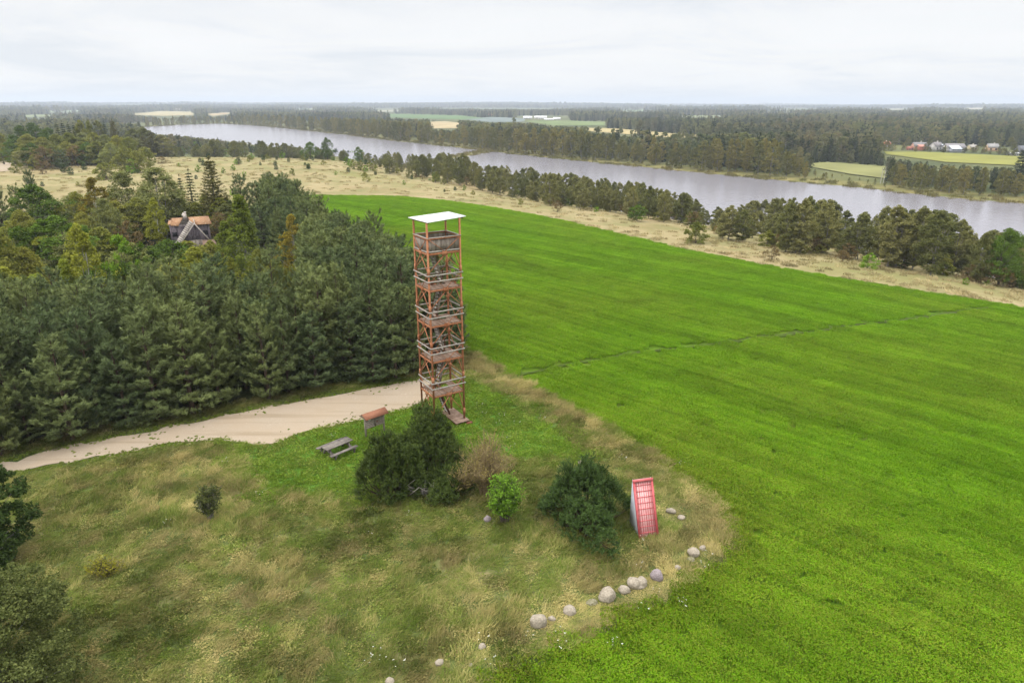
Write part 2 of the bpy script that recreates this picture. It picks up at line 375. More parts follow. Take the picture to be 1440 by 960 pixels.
def sheet(name, poly, step, off, mat, smooth=True, edge_wob=0.):
    """a surface sheet following the land, cut to a polygon"""
    P = []
    n = len(poly)
    for i in range(n):
        a = Vector(poly[i]); b = Vector(poly[(i + 1) % n]); k = max(1, int((b - a).length / step))
        for t in range(k):
            p = a.lerp(b, t / k)
            if edge_wob: p = p + Vector((vnoise(p.x * .9, p.y * .9, 3) - .5, vnoise(p.x * .9, p.y * .9, 8) - .5)) * edge_wob
            P.append((float(p.x), float(p.y)))
    arr = np.array(P); x0, y0 = arr.min(0); x1, y1 = arr.max(0)
    gx, gy = np.meshgrid(np.arange(x0, x1, step), np.arange(y0, y1, step * .87))
    gx = gx + (np.arange(gx.shape[0]) % 2)[:, None] * step * .5
    gx = gx.ravel(); gy = gy.ravel()
    ok = sdf(gx, gy, P) < -step * .45
    pts = P + list(zip(gx[ok].tolist(), gy[ok].tolist()))
    ne = len(P)
    vs, es, fs, *_ = delaunay_2d_cdt([Vector(p) for p in pts], [(i, (i + 1) % ne) for i in range(ne)], [], 1, 1e-5)
    v = np.array([[p.x, p.y] for p in vs]); z = Z(v[:, 0], v[:, 1]) + off
    mb = MB(); mb.add(np.column_stack([v, z]), np.array([list(f) for f in fs]))
    o = mb.obj(name, mat, None, smooth); tag(o, kind='structure'); return o
build_ground()
def field_mat():
    m, nt = new_mat('field_grass')
    P = pos(nt)
    mp = N(nt, 'ShaderNodeMapping', ins={'Vector': P, 'Rotation': (0, 0, -ROW), 'Scale': (.05, 1, 1)}).outputs[0]
    rows = noise(nt, .9, 4., mp, .7)
    rows2 = noise(nt, .16, 3., mp, .6)
    n = noise(nt, 2.4, 5., P, .75); b = noise(nt, .045, 4., P, .6)
    c = ramp(nt, n, [(.3, (.036, .085, .003)), (.5, (.072, .145, .005)), (.72, (.12, .195, .009))])
    c = mixc(nt, ramp(nt, rows, [(.35, (.55, .55, .55)), (.55, (0, 0, 0))]), c, (.036, .078, .004))
    c = mixc(nt, ramp(nt, b, [(.40, (0, 0, 0)), (.65, (.6, .6, .6))]), c, (.112, .160, .010))
    c = mixc(nt, ramp(nt, rows2, [(.52, (0, 0, 0)), (.68, (.55, .55, .55))]), c, (.115, .135, .016))
    out(nt, bsdf(nt, c, .85, .12, n, .6, .12).outputs[0]); return m
_e = np.array(FIELD[9]) - np.array(FIELD[5]); ROW = math.atan2(_e[1], _e[0])
FIELD_M = field_mat()
sheet('field', FIELD, 2.2, -.2, FIELD_M, True, .5)
def gravel_mat():
    m, nt = new_mat('gravel')
    P = pos(nt)
    a = noise(nt, 18., 3., P, .8); b = noise(nt, .35, 4., P, .6)
    mp = N(nt, 'ShaderNodeMapping', ins={'Vector': P, 'Rotation': (0, 0, R(-28)), 'Scale': (.06, 1, 1)}).outputs[0]
    tr = noise(nt, 1.1, 3., mp, .6)
    c = ramp(nt, a, [(.3, (.27, .215, .155)), (.7, (.39, .325, .25))])
    c = mixc(nt, ramp(nt, b, [(.42, (.6, .6, .6)), (.62, (0, 0, 0))]), c, (.33, .26, .185))
    c = mixc(nt, ramp(nt, tr, [(.52, (0, 0, 0)), (.66, (.75, .75, .75))]), c, (.25, .195, .13))
    st = noise(nt, 5., 2., P, .9)
    c = mixc(nt, ramp(nt, st, [(.66, (0, 0, 0)), (.72, (.6, .6, .6))]), c, (.46, .41, .34))
    out(nt, bsdf(nt, c, .95, .1, a, .5, .03).outputs[0]); return m
GRAVEL = gravel_mat()
sheet('gravel_road', ROAD, .8, .03, GRAVEL, True, .9)
sheet('path', PATH, 8, .05, GRAVEL)
# worn tractor line across the field
def track():
    m, nt = new_mat('worn_track'); n = noise(nt, 1.1, 4.)
    out(nt, bsdf(nt, ramp(nt, n, [(.35, (.045, .060, .012)), (.65, (.06, .10, .010))]), .95, .1).outputs[0])
    pts = world([(728, 526), (800, 511), (880, 496), (960, 488), (1040, 477), (1120, 467), (1210, 456), (1300, 445), (1392, 432)])
    poly = []
    L, Rr = [], []
    for i in range(len(pts)):
        a = Vector(pts[max(0, i - 1)]); b = Vector(pts[min(len(pts) - 1, i + 1)]); d = (b - a).normalized(); nn = Vector((-d.y, d.x)) * (.3 if i < 4 else .4)
        L.append(tuple(Vector(pts[i]) + nn)); Rr.append(tuple(Vector(pts[i]) - nn))
    sheet('field_path', L + Rr[::-1], .7, -.06, m, True, .5)
track()
_tp = world([(728, 526), (800, 511), (880, 496), (960, 488), (1040, 477), (1120, 467), (1210, 456), (1300, 445), (1392, 432)])
def TRACK_D(x, y): return seg_dist(x, y, _tp, False)
for k, (pp, c, lb) in FARMS.items():
    m, nt = new_mat('farmland_' + k); n = noise(nt, .03, 4.); f2 = noise(nt, .3, 3.)
    cc = ramp(nt, n, [(.3, tuple(a * .8 for a in c)), (.7, tuple(a * 1.15 for a in c))])
    out(nt, bsdf(nt, cc, .95, .05).outputs[0])
    P = world(pp); ext = max(max(p[0] for p in P) - min(p[0] for p in P), 100)
    sheet('farm_field', P, max(10, ext / 40), .5, m)
def water():
    m, nt = new_mat('lake_water')
    P = pos(nt)
    a = noise(nt, .35, 4., N(nt, 'ShaderNodeMapping', ins={'Vector': P, 'Scale': (1, .6, 1), 'Rotation': (0, 0, .6)}).outputs[0], .6)
    b = noise(nt, .02, 3., P)
    h = math_(nt, 'ADD', a, math_(nt, 'MULTIPLY', noise(nt, 1.3, 3., P), .35))
    p = bsdf(nt, (.20, .19, .215), .12, .6, h, .22, .3)
    rr = ramp(nt, b, [(.35, (.19, .19, .19)), (.65, (.22, .22, .22))]); nt.links.new(rr, p.inputs['Roughness'])
    p.inputs['IOR'].default_value = 1.33
    out(nt, p.outputs[0])
    c = np.mean(np.array(LAKE), 0)
    big = []
    for i, p_ in enumerate(LAKE):
        n = len(LAKE); a_ = Vector(LAKE[i - 1]); b_ = Vector(LAKE[(i + 1) % n]); d = (b_ - a_).normalized(); nn = Vector((d.y, -d.x))
        q = Vector(p_) + nn * 14
        if inside(np.array([q.x]), np.array([q.y]), LAKE)[0]: q = Vector(p_) - nn * 14
        big.append((q.x, q.y))
    vs, es, fs, *_ = delaunay_2d_cdt([Vector(p_) for p_ in big], [(i, (i + 1) % len(big)) for i in range(len(big))], [], 1, 1e-5)
    mb = MB(); mb.add([[v.x, v.y, WATER] for v in vs], [list(f) for f in fs])
    tag(mb.obj('lake', m), kind='structure')
water()
# ------------------------------------------------------------------ scattering of uncountable ground cover
SRC = {}
def scatter(name, label, cat, x, y, z, scl, rot, tint, srcs, idx):
    """one object of instanced growth; sources live in their own unlinked collection"""
    key = tuple(s.name for s in srcs)
    if key not in SRC:
        c = bpy.data.collections.new('sources_' + name)
        for k, s in enumerate(srcs):
            o = bpy.data.objects.new('%s_%02d' % (s.name, k), s); c.objects.link(o)
        SRC[key] = c
    n = len(x); me = bpy.data.meshes.new(name); me.vertices.add(n)
    me.vertices.foreach_set('co', np.column_stack([x, y, z]).astype(np.float32).ravel())
    def put(nm, ty, v):
        a = me.attributes.new(nm, ty, 'POINT')
        a.data.foreach_set('vector' if ty == 'FLOAT_VECTOR' else 'value', np.ascontiguousarray(v, dtype=np.int32 if ty == 'INT' else np.float32).ravel())
    put('scl', 'FLOAT_VECTOR', scl if np.ndim(scl) == 2 else np.repeat(np.asarray(scl)[:, None], 3, 1))
    put('rot', 'FLOAT_VECTOR', rot if np.ndim(rot) == 2 else np.column_stack([rot * 0, rot * 0, rot]))
    put('tint', 'FLOAT_VECTOR', tint); put('idx', 'INT', idx)
    o = link(name, me)
    g = bpy.data.node_groups.new('scatter_' + name, 'GeometryNodeTree')
    g.interface.new_socket('Geometry', in_out='INPUT', socket_type='NodeSocketGeometry')
    g.interface.new_socket('Geometry', in_out='OUTPUT', socket_type='NodeSocketGeometry')
    gi = g.nodes.new('NodeGroupInput'); go = g.nodes.new('NodeGroupOutput')
    ip = g.nodes.new('GeometryNodeInstanceOnPoints'); ci = g.nodes.new('GeometryNodeCollectionInfo')
    ci.inputs['Collection'].default_value = SRC[key]; ci.inputs['Separate Children'].default_value = True; ci.inputs['Reset Children'].default_value = True
    ip.inputs['Pick Instance'].default_value = True
    g.links.new(gi.outputs[0], ip.inputs['Points']); g.links.new(ci.outputs[0], ip.inputs['Instance'])
    for nm, ty, sk in (('scl', 'FLOAT_VECTOR', 'Scale'), ('rot', 'FLOAT_VECTOR', 'Rotation'), ('idx', 'INT', 'Instance Index')):
        na = g.nodes.new('GeometryNodeInputNamedAttribute'); na.data_type = ty; na.inputs['Name'].default_value = nm
        g.links.new(na.outputs['Attribute'], ip.inputs[sk])
    g.links.new(ip.outputs[0], go.inputs[0])
    md = o.modifiers.new('scatter', 'NODES'); md.node_group = g
    return tag(o, label, cat, None, 'stuff')
def grass_mat(name, ga, gb, sa, sb, sharp=1.4, rows=False):
    m, nt = new_mat(name)
    t = N(nt, 'ShaderNodeSeparateXYZ', ins={0: attr(nt, 'tint', 'INSTANCER').outputs['Vector']})
    isl = N(nt, 'ShaderNodeNewGeometry').outputs['Random Per Island']
    n = noise(nt, 1.3, 3., None, .6)
    f = math_(nt, 'ADD', t.outputs[0], math_(nt, 'MULTIPLY', math_(nt, 'SUBTRACT', isl, .5), .9))
    f = math_(nt, 'ADD', f, math_(nt, 'MULTIPLY', math_(nt, 'SUBTRACT', n, .5), sharp), True)
    g = mixc(nt, noise(nt, .8, 2.), ga, gb); s = mixc(nt, isl, sa, sb)
    c = mixc(nt, f, g, s)
    c = mixc(nt, 1., c, ramp(nt, t.outputs[1], [(0, (.55, .55, .55)), (1, (1.45, 1.45, 1.45))]), 'MULTIPLY')
    if rows:
        rn = noise(nt, 1.35, 2., N(nt, 'ShaderNodeMapping', ins={'Vector': N(nt, 'ShaderNodeMapping', ins={'Vector': pos(nt), 'Rotation': (0, 0, -ROW)}).outputs[0], 'Scale': (.035, 1, 0)}).outputs[0])
        c = mixc(nt, 1., c, ramp(nt, rn, [(.35, (.82, .83, .8)), (.62, (1.1, 1.09, 1.08))]), 'MULTIPLY')
    d = bsdf(nt, c, .8, .05)
    tr = N(nt, 'ShaderNodeBsdfTranslucent', ins={'Color': c})
    out(nt, N(nt, 'ShaderNodeMixShader', ins={0: .3, 1: d.outputs[0], 2: tr.outputs[0]}).outputs[0]); return m
def jgrid(x0, x1, y0, y1, st, rng=RNG):
    gx, gy = np.meshgrid(np.arange(x0, x1, st), np.arange(y0, y1, st))
    x = gx.ravel() + rng.uniform(-.5, .5, gx.size) * st; y = gy.ravel() + rng.uniform(-.5, .5, gx.size) * st
    return x, y
def in_view(x, y, m=60):
    px, py = proj(x, y, Z(x, y)); dep = y * CP + CAMZ * SP
    return (px > -m) & (px < 1440 + m) & (py < 960 + m * 1.5) & (dep > 1)
MEADOW_M = grass_mat('meadow_grass', (.088, .150, .018), (.17, .205, .040), (.46, .36, .175), (.29, .25, .085))
LAWN_M = grass_mat('lawn_grass', (.10, .195, .012), (.17, .27, .022), (.30, .29, .09), (.24, .26, .06), .8)
def grass_patch(name, n, size, h0, h1_, wd, lean, mat, seed, broad=0):
    rng = np.random.default_rng(seed); mb = MB()
    b = np.column_stack([rng.uniform(-size / 2, size / 2, (n, 2)), np.zeros(n)])
    h = rng.uniform(h0, h1_, n)
    ln = rng.normal(0, .22, (n, 2)) + np.array(lean)
    t = b + np.column_stack([ln * h[:, None], h * rng.uniform(.55, 1., n)])
    bend = np.column_stack([-ln * h[:, None] * .22, h * .14])
    b[:, 2] -= .08
    mb.blades(b, t, rng.uniform(wd * .6, wd * 1.3, n), bend, rng=rng)
    if broad:
        c = np.column_stack([rng.uniform(-size / 2, size / 2, (broad, 2)), rng.uniform(.04, h1_ * .55, broad)])
        mb.leaves(c, rng.uniform(*((.045, .10) if 'field' in name else (.07, .16)), broad), .9, rng=rng)
    return mb.mesh(name, [mat])
STONES = [(757, 881, 23), (776, 872, 11), (801, 862, 18), (832, 850, 17), (854, 843, 25), (878, 833, 16), (898, 826, 27), (924, 815, 18), (953, 800, 9), (976, 781, 17), (988, 773, 10), (972, 788, 11), (944, 721, 13), (958, 729, 10), (817, 652, 10), (686, 732, 10), (678, 911, 11), (618, 934, 12), (548, 960, 12), (662, 936, 7)]
SXY = world([(a, b) for a, b, c in STONES]); SR = [c * math.hypot(math.hypot(*p), 24) / 1920 for p, (a, b, c) in zip(SXY, STONES)]
def stone_d(x, y):                                   # distance to the nearest stone; the grass is short in front of them
    d = np.full(np.shape(x), 1e9)
    for (sx, sy), r in zip(SXY, SR): d = np.minimum(d, np.minimum(np.hypot(x - sx, y - sy), np.hypot(x - sx, y - sy + r + .3)) - r)
    return d
def near_growth():
    x, y = jgrid(-62, 45, 19, 78, .62)
    k = in_view(x, y); x, y = x[k], y[k]
    fd = sdf(x, y, FIELD); rd = sdf(x, y, ROAD); wd = sdf(x, y, WOOD); lw = sdf(x, y, LAWN)
    z = Z(x, y)
    # --- rough meadow
    k = (fd > .1) & (rd > .35) & (wd > -1.5) & (lw > -.6)
    a, b = x[k], y[k]; fdk, rdk = fd[k], rd[k]
    straw = fbm(a, b, 7, 3, 41) * .8 + fbm(a, b, .9, 2, 42) * 1.4 - .70 + RNG.normal(0, .12, len(a))
    edge = np.exp(-((fdk - 1.7) / 1.35) ** 2) * sstep(.30, .55, fbm(a, b, 2.6, 3, 77) + .06)
    straw = np.clip(straw + edge * .55, 0, .95)
    straw *= sstep(.2, 1.6, rdk)
    tall = .5 + edge * .32 + (fbm(a, b, 2, 2, 43) - .5) * 1.0
    tall *= .45 + .55 * sstep(.3, 2.0, rdk)
    s = np.column_stack([np.ones(len(a)) * 1.12, np.ones(len(a)) * 1.12, np.clip(tall, .25, 1.6) * (.25 + .75 * sstep(.05, .8, stone_d(a, b)))])
    rot = (fbm(a, b, 9, 2, 50) - .5) * 4 + RNG.normal(0, .9, len(a))
    tint = np.column_stack([straw, np.clip(edge * .25 + fbm(a, b, 2.2, 3, 55) * 1.3 - .15 + RNG.normal(0, .17, len(a)), 0, 1), a * 0])
    srcs = [grass_patch('meadow_tuft', 190, .85, .2, .62, .024, (.38, .12), MEADOW_M, 3, 22), grass_patch('meadow_tuft', 150, .85, .15, .5, .028, (.2, -.1), MEADOW_M, 4, 60), grass_patch('meadow_tuft', 200, .85, .25, .8, .020, (.5, .1), MEADOW_M, 5, 10)]
    scatter('rough_grass', 'long wind swept grass with straw coloured stalks around the tower', 'grass', a, b, z[k], s, rot, tint, srcs, RNG.integers(0, 3, len(a)))
    # --- short lawn
    k = (lw <= 1.2) & (rd > -.05) & (fd > 0)
    a, b = x[k], y[k]; q = np.clip(1 - sstep(-2.5, 1.2, lw[k]), .12, 1)
    tint = np.column_stack([np.clip(fbm(a, b, 3, 3, 61) * .8 - .22 + .5 * np.exp(-rd[k] / .6), 0, 1), np.clip(fbm(a, b, 2.5, 2, 62) * .6 + RNG.normal(.2, .1, len(a)), 0, 1), a * 0])
    s = np.column_stack([np.ones(len(a)) * 1.1] * 2 + [np.clip(.55 + fbm(a, b, 2, 2, 63) * .7, .4, 1.4) * (.5 + .5 * sstep(0, .9, rd[k]))])
    lsrc = [grass_patch('lawn_tuft', 230, .85, .08, .20, .024, (.1, 0), LAWN_M, 6, 40), grass_patch('lawn_tuft', 210, .85, .08, .24, .026, (.0, .1), LAWN_M, 7, 70)]
    scatter('lawn_grass', 'short bright green grass beside the gravel road', 'grass', a, b, z[k], s, RNG.uniform(0, 6.28, len(a)), tint, lsrc, RNG.integers(0, 2, len(a)))
    # --- weeds creeping on to the gravel edge
    a, b = jgrid(-45, -2, 40, 62, .2); rdg = sdf(a, b, ROAD)
    k = (rdg > -1.5) & (rdg < .6) & (RNG.uniform(size=len(a)) < np.where(rdg > -.12, .85, .5 * np.exp(rdg / .5) * (fbm(a, b, 1.2, 3, 88) > .53))) & in_view(a, b)
    a, b = a[k], b[k]
    tint = np.column_stack([RNG.uniform(.1, .9, len(a)), RNG.uniform(.3, 1, len(a)), a * 0])
    scatter('verge_weeds', 'low weeds along the gravel edge', 'weeds', a, b, Z(a, b) + .03, np.column_stack([RNG.uniform(.06, .26, len(a))] * 2 + [RNG.uniform(.25, .6, len(a))]), RNG.uniform(0, 6.28, len(a)), tint, lsrc, RNG.integers(0, 2, len(a)))
    # --- crop grass of the field, near part
    x, y = jgrid(-70, 150, 19, 215, 1.02); k = in_view(x, y, 30); x, y = x[k], y[k]
    fd = sdf(x, y, FIELD); k = (fd < .35) & (TRACK_D(x, y) > .62 + .2 * sstep(0, 60, x)); x, y, fd = x[k], y[k], fd[k]
    e = np.exp(fd / 1.6) * sstep(0, 1, (60 - y) / 20)
    ru = x * math.cos(ROW) + y * math.sin(ROW); rv = -x * math.sin(ROW) + y * math.cos(ROW)
    row = fbm(ru / 30, rv / 1.0, 2.3, 2, 75) - .5; row2 = fbm(ru / 9, rv, 7.0, 2, 76) - .5
    big = fbm(x, y, 14, 3, 71)
    tint = np.column_stack([np.clip(.2 + e * .4 + (big - .5) * .8 + row2 * .4, 0, 1), np.clip(.36 - e * .15 + (fbm(x, y, 3, 3, 72) - .5) * .3 + row * .5 + RNG.normal(0, .05, len(x)), 0, 1), x * 0])
    FG = grass_mat('field_blades', (.104, .258, .006), (.190, .37, .010), (.205, .315, .018), (.25, .28, .035), .7, True)
    s = np.column_stack([np.ones(len(x)) * 1.32] * 2 + [np.clip(.6 + fbm(x, y, 2, 2, 73) * .9, .4, 1.5) * (1 + e * .5) * (1 - .4 * sstep(60, 150, np.hypot(x, y)))])
    fs = [grass_patch('field_tuft', 420, 1.25, .06, .16, .030, (.15, .1), FG, 8, 520), grass_patch('field_tuft', 400, 1.25, .06, .18, .030, (.1, .0), FG, 9, 600)]
    scatter('field_growth', 'dense short green growth of the near field', 'grass', x, y, Z(x, y) + .02, s, RNG.uniform(0, 6.28, len(x)), tint, fs, RNG.integers(0, 2, len(x)))
    # --- dry hill grass tufts
    x, y = jgrid(-260, 190, 70, 420, 1.9); k = in_view(x, y, 10)
    x, y = x[k], y[k]; fd = sdf(x, y, FIELD); wd = sdf(x, y, WOOD)
    dn = seg_dist(x, y, NEAR, False); ins = sdf(x, y, LAKE)
    k = (fd > .4) & (wd > 2) & (ins > 6) & ((y > 95) | (x > 25)) & (seg_dist(x, y, FAR, False) > dn)
    x, y = x[k], y[k]; dist = np.hypot(x, y); keep = RNG.uniform(size=len(x)) < np.clip(60 / dist, .12, .6); keep2 = (dist[keep] < 150) | (RNG.uniform(size=keep.sum()) < .45); x, y, dist = x[keep][keep2], y[keep][keep2], dist[keep][keep2]
    DM = grass_mat('dry_grass', (.22, .21, .08), (.29, .26, .12), (.50, .41, .23), (.40, .32, .17), 1.2)
    tint = np.column_stack([np.clip(.15 + fbm(x, y, 18, 3, 81) * 1.0, 0, 1), np.clip(.45 + RNG.normal(0, .14, len(x)), 0, 1), x * 0])
    s = np.column_stack([RNG.uniform(.8, 1.5, len(x))] * 2 + [RNG.uniform(.4, .9, len(x))])
    ds = [grass_patch('dry_tuft', 90, 1.5, .3, .8, .06, (.4, .1), DM, 10, 0), grass_patch('dry_tuft', 70, 1.3, .3, .9, .07, (.2, -.1), DM, 11, 0)]
    scatter('dry_grass', 'pale dry grass on the hill and along the field edge', 'grass', x, y, Z(x, y), s, RNG.uniform(0, 6.28, len(x)), tint, ds, RNG.integers(0, 2, len(x)))
    # --- reeds on the far shore
    RM = grass_mat('reeds', (.10, .115, .03), (.15, .14, .045), (.24, .19, .08), (.18, .15, .06), 1.0)
    pts = []
    for i in range(len(FAR) - 1):
        a = np.array(FAR[i]); b = np.array(FAR[i + 1]); L = np.linalg.norm(b - a); m = int(L / 1.5)
        t = RNG.uniform(0, 1, m)[:, None]; d = (b - a) / L; pts.append(a + (b - a) * t + np.column_stack([RNG.normal(0, 1, m) * 7, RNG.normal(0, 1, m) * 7]))
    pts = np.concatenate(pts); x, y = pts[:, 0], pts[:, 1]; k = in_view(x, y, 20) & (Z(x, y) > WATER - .6); x, y = x[k], y[k]
    q = jgrid(-160, 60, 380, 720, 5); k = sdf(q[0], q[1], NECK) < 2; x = np.append(x, q[0][k]); y = np.append(y, q[1][k])
    tint = np.column_stack([np.clip(fbm(x, y, 40, 2, 91) * 1.1 - .1, 0, 1), RNG.uniform(.3, .7, len(x)), x * 0])
    rs = [grass_patch('reed_tuft', 60, 3.0, .7, 1.7, .16, (.1, .0), RM, 12, 0)]
    scatter('reeds', 'olive reed belt along the far lake shore', 'reeds', x, y, np.maximum(Z(x, y), WATER - .3), np.column_stack([RNG.uniform(.8, 1.4, len(x))] * 3), RNG.uniform(0, 6.28, len(x)), tint, rs, np.zeros(len(x)))
    # --- small white flowers
    FMm, nt = new_mat('petals'); out(nt, bsdf(nt, (.75, .74, .66), .8, .1).outputs[0])
    SM, nt = new_mat('flower_stalk'); out(nt, bsdf(nt, (.07, .11, .03), .8, .1).outputs[0])
    mb = MB(); rng = np.random.default_rng(5)
    for i in range(4):
        c = rng.normal(0, .16, 3); c[2] = rng.uniform(.3, .6)
        mb.tube([[c[0] * .4, c[1] * .4, -.05], [c[0], c[1], c[2]]], [.008, .005], 3, 1)
        p = np.repeat(c[None], 4, 0) + rng.normal(0, .022, (4, 3)) * [1, 1, .2]; mb.leaves(p, .034, 2., 0, rng, .9)
    fm = mb.mesh('flower_head', [FMm, SM])
    px = []; 
    for cx_, cy_, sx, sy, m in [(800, 905, 60, 20, 16), (945, 845, 25, 25, 16), (985, 800, 20, 20, 8), (560, 720, 60, 20, 8), (690, 585, 25, 12, 14), (745, 615, 40, 14, 12), (900, 745, 20, 14, 10), (640, 910, 80, 30, 10), (520, 940, 30, 12, 10), (250, 612, 150, 10, 20), (300, 690, 60, 50, 10), (860, 640, 60, 25, 8)]:
        px += [(random.gauss(cx_, sx), random.gauss(cy_, sy)) for _ in range(m // 3)]
    q = np.array(world(px)); k = (sdf(q[:, 0], q[:, 1], ROAD) > .4); q = q[k]
    scatter('wildflowers', 'tiny white umbels dotted through the rough grass', 'flowers', q[:, 0], q[:, 1], Z(q[:, 0], q[:, 1]), RNG.uniform(.7, 1.2, len(q)), RNG.uniform(0, 6, len(q)), np.zeros((len(q), 3)), [fm], np.zeros(len(q)))
near_growth()
# ------------------------------------------------------------------ trees
BARK = weathered('bark', (.055, .045, .035), (.14, .115, .09), 6, .95, .1, (1, 1, .25))
BARK_PINE = weathered('pine_bark', (.05, .04, .032), (.13, .085, .055), 5, .95, .1, (1, 1, .3))
BARK_BIRCH = weathered('birch_bark', (.34, .32, .29), (.55, .53, .49), 4, .85, .15, (1, 1, 2.5), c3=(.06, .055, .05))
BARK_GREY = weathered('grey_bark', (.14, .13, .115), (.27, .25, .225), 5, .9, .1, (1, 1, .3))
ENV = {
 'round': lambda t: np.sqrt(np.clip(1 - (1.75 * t - .80) ** 2, 0, 1)),
 'dome': lambda t: np.clip(1 - t ** 2.4, 0, 1) ** .55 * (.78 + .3 * np.sin(np.pi * t)),
 'oval': lambda t: np.clip(np.sin(np.pi * np.clip(t * .92 + .08, 0, 1)), 0, 1) ** .7,
 'cone': lambda t: np.clip(1.02 - t, 0, 1) ** .8,
 'spire': lambda t: np.clip(np.sin(np.pi * np.clip(t * .75 + .25, 0, 1)), 0, 1) ** .95,
}
def broadleaf(seed, H, Rad, base, shape, nc, per, leaf, bark, leafm, tr=.16, rc=.24, stems=1, flat=.75, single=False, limbs=16, trunk_n=7):
    rng = np.random.default_rng(seed); cr = MB(); tk = cr if single else MB(); ti = 1 if single else 0
    env = ENV[shape]; ch = H * (1 - base)
    t = rng.beta(1.25, 1.15, nc); th = rng.uniform(0, 2 * np.pi, nc)
    lob = 1 + .3 * (vnoise(th * 1.1 + seed, t * 3.1, seed) - .5) * 2
    rad = Rad * env(t) * lob * rng.uniform(0, 1, nc) ** .38
    cl = np.column_stack([rad * np.cos(th), rad * np.sin(th), H * base + ch * t])
    cl = np.concatenate([cl, [[0, 0, H * .96]]]); nc += 1
    rcl = Rad * rc * rng.uniform(.7, 1.35, nc) * (1 - .35 * np.append(t, 1))
    c = np.repeat(cl, per, 0); rr = np.repeat(rcl, per)
    d = rng.normal(size=(len(c), 3)); d /= np.linalg.norm(d, axis=1, keepdims=True)
    d[:, 2] = np.where(d[:, 2] < -.2, d[:, 2] * .5, d[:, 2])
    c = c + d * (rr * rng.uniform(.15, 1.05, len(c)) ** .5)[:, None] * [1, 1, flat]
    cr.leaves(c, leaf * rng.uniform(.6, 1.25, len(c)), .45, 0, rng)
    for k in range(stems):
        off = np.array([rng.normal(0, .25), rng.normal(0, .25), 0]) * (stems > 1) * Rad * .35
        top = np.array([rng.normal(0, .1) * Rad, rng.normal(0, .1) * Rad, H * .88]) + off * 1.6
        s = np.linspace(0, 1, 7)[:, None]; p = off * (1 - s) * .6 + top * s + np.column_stack([np.sin(s[:, 0] * 5 + seed + k) * .035 * H * .4] * 2 + [0 * s[:, 0]])
        p[0, 2] = -.25; r0 = tr / math.sqrt(stems)
        tk.tube(p, r0 * (1 - s[:, 0]) ** .8 + .012 * H * .12, trunk_n, ti)
        idx = rng.choice(nc, min(limbs // stems + 1, nc), False)
        for i in idx:
            e = cl[i]; hs = np.clip((e[2] / H) * rng.uniform(.45, .8), .12, .85); a = np.array([np.interp(hs, s[:, 0], p[:, j]) for j in range(3)])
            m = (a + e) / 2 + [0, 0, -.05 * H * rng.uniform(0, 1)]
            tk.tube([a, m, e], [r0 * .42 * (1 - hs) + .01, r0 * .26 * (1 - hs) + .01, .012], 4, ti, False)
    if single: return [cr.mesh('tree', [leafm, bark])], H
    return [tk.mesh('trunk', [bark]), cr.mesh('crown', [leafm])], H
def pine(seed, H, Rad, leafm, bark, whorls=15, per=6, tips=13, needle=.30, base=.06, single=False, blades=9, round_=.62, up=.5):
    """young scots pine: whorls of rising branches ending in bottle brush shoots"""
    rng = np.random.default_rng(seed); cr = MB(); tk = cr if single else MB(); ti = 1 if single else 0
    sway = rng.normal(0, .02 * H, 2)
    axis = lambda f: np.array([sway[0] * f * f, sway[1] * f * f, H * f])
    f = np.linspace(0, 1, 8); p = np.array([axis(a) for a in f]); p[0, 2] = -.25
    tk.tube(p, (.018 * H) * (1 - f) ** .9 + .02, 7, ti)
    P, D = [], []
    for wi in range(whorls):
        fh = base + (1 - base) * (wi + rng.uniform(-.5, .5)) / (whorls + .3); fh = min(max(fh, base), .985)
        L = Rad * (1 - fh ** 1.6) ** round_ * (.85 + .15 * min(1, (fh - base) / .15)) + .12
        n = max(3, int(per * (1.15 - .45 * fh))); o = rng.uniform(0, 6.28)
        for k in range(n):
            a = o + k * 2 * np.pi / n + rng.normal(0, .25); l = L * rng.uniform(.68, 1.15)
            rise = (.18 + up * fh + rng.normal(0, .1)) * l
            s0 = axis(fh); dr = np.array([np.cos(a), np.sin(a), 0])
            e = s0 + dr * l + [0, 0, rise]; m = s0 + dr * l * .55 + [0, 0, rise * .32]
            tk.tube([s0, m, e], [.006 * H * (1 - fh) + .012, .012, .008], 4, ti, False)
            nt_ = max(4, int(tips * l / Rad) + 2)
            u = rng.uniform(.25, 1., nt_) ** .7
            base_pt = s0 + (e - s0) * u[:, None]; base_pt[:, 2] -= rise * .22 * np.sin(np.pi * u)
            lat = rng.normal(0, 1, nt_)[:, None] * np.array([-dr[1], dr[0], 0]) * (.34 * l * (1.15 - u))[:, None]
            q = base_pt + lat + np.column_stack([np.zeros(nt_)] * 2 + [rng.uniform(0, .16, nt_) * l])
            dd = dr * .55 + lat / (np.linalg.norm(lat, axis=1, keepdims=True) + 1e-6) * .25 + np.column_stack([np.zeros(nt_)] * 2 + [rng.uniform(.45, 1.1, nt_)])
            P.append(q); D.append(dd); P.append(e[None]); D.append((dr * .4 + [0, 0, .9])[None])
    top = axis(1.0)
    for k in range(7): P.append((top + rng.normal(0, .1, 3) * [1, 1, .6] - [0, 0, .18 * (k > 2)])[None]); D.append(np.array([[rng.normal(0, .3), rng.normal(0, .3), 1.]]))
    P = np.concatenate(P); D = np.concatenate(D); D /= np.linalg.norm(D, axis=1, keepdims=True)
    needles(cr, P, D, needle, blades, rng)
    if single: return [cr.mesh('tree', [leafm, bark])], H
    return [tk.mesh('trunk', [bark]), cr.mesh('crown', [leafm])], H
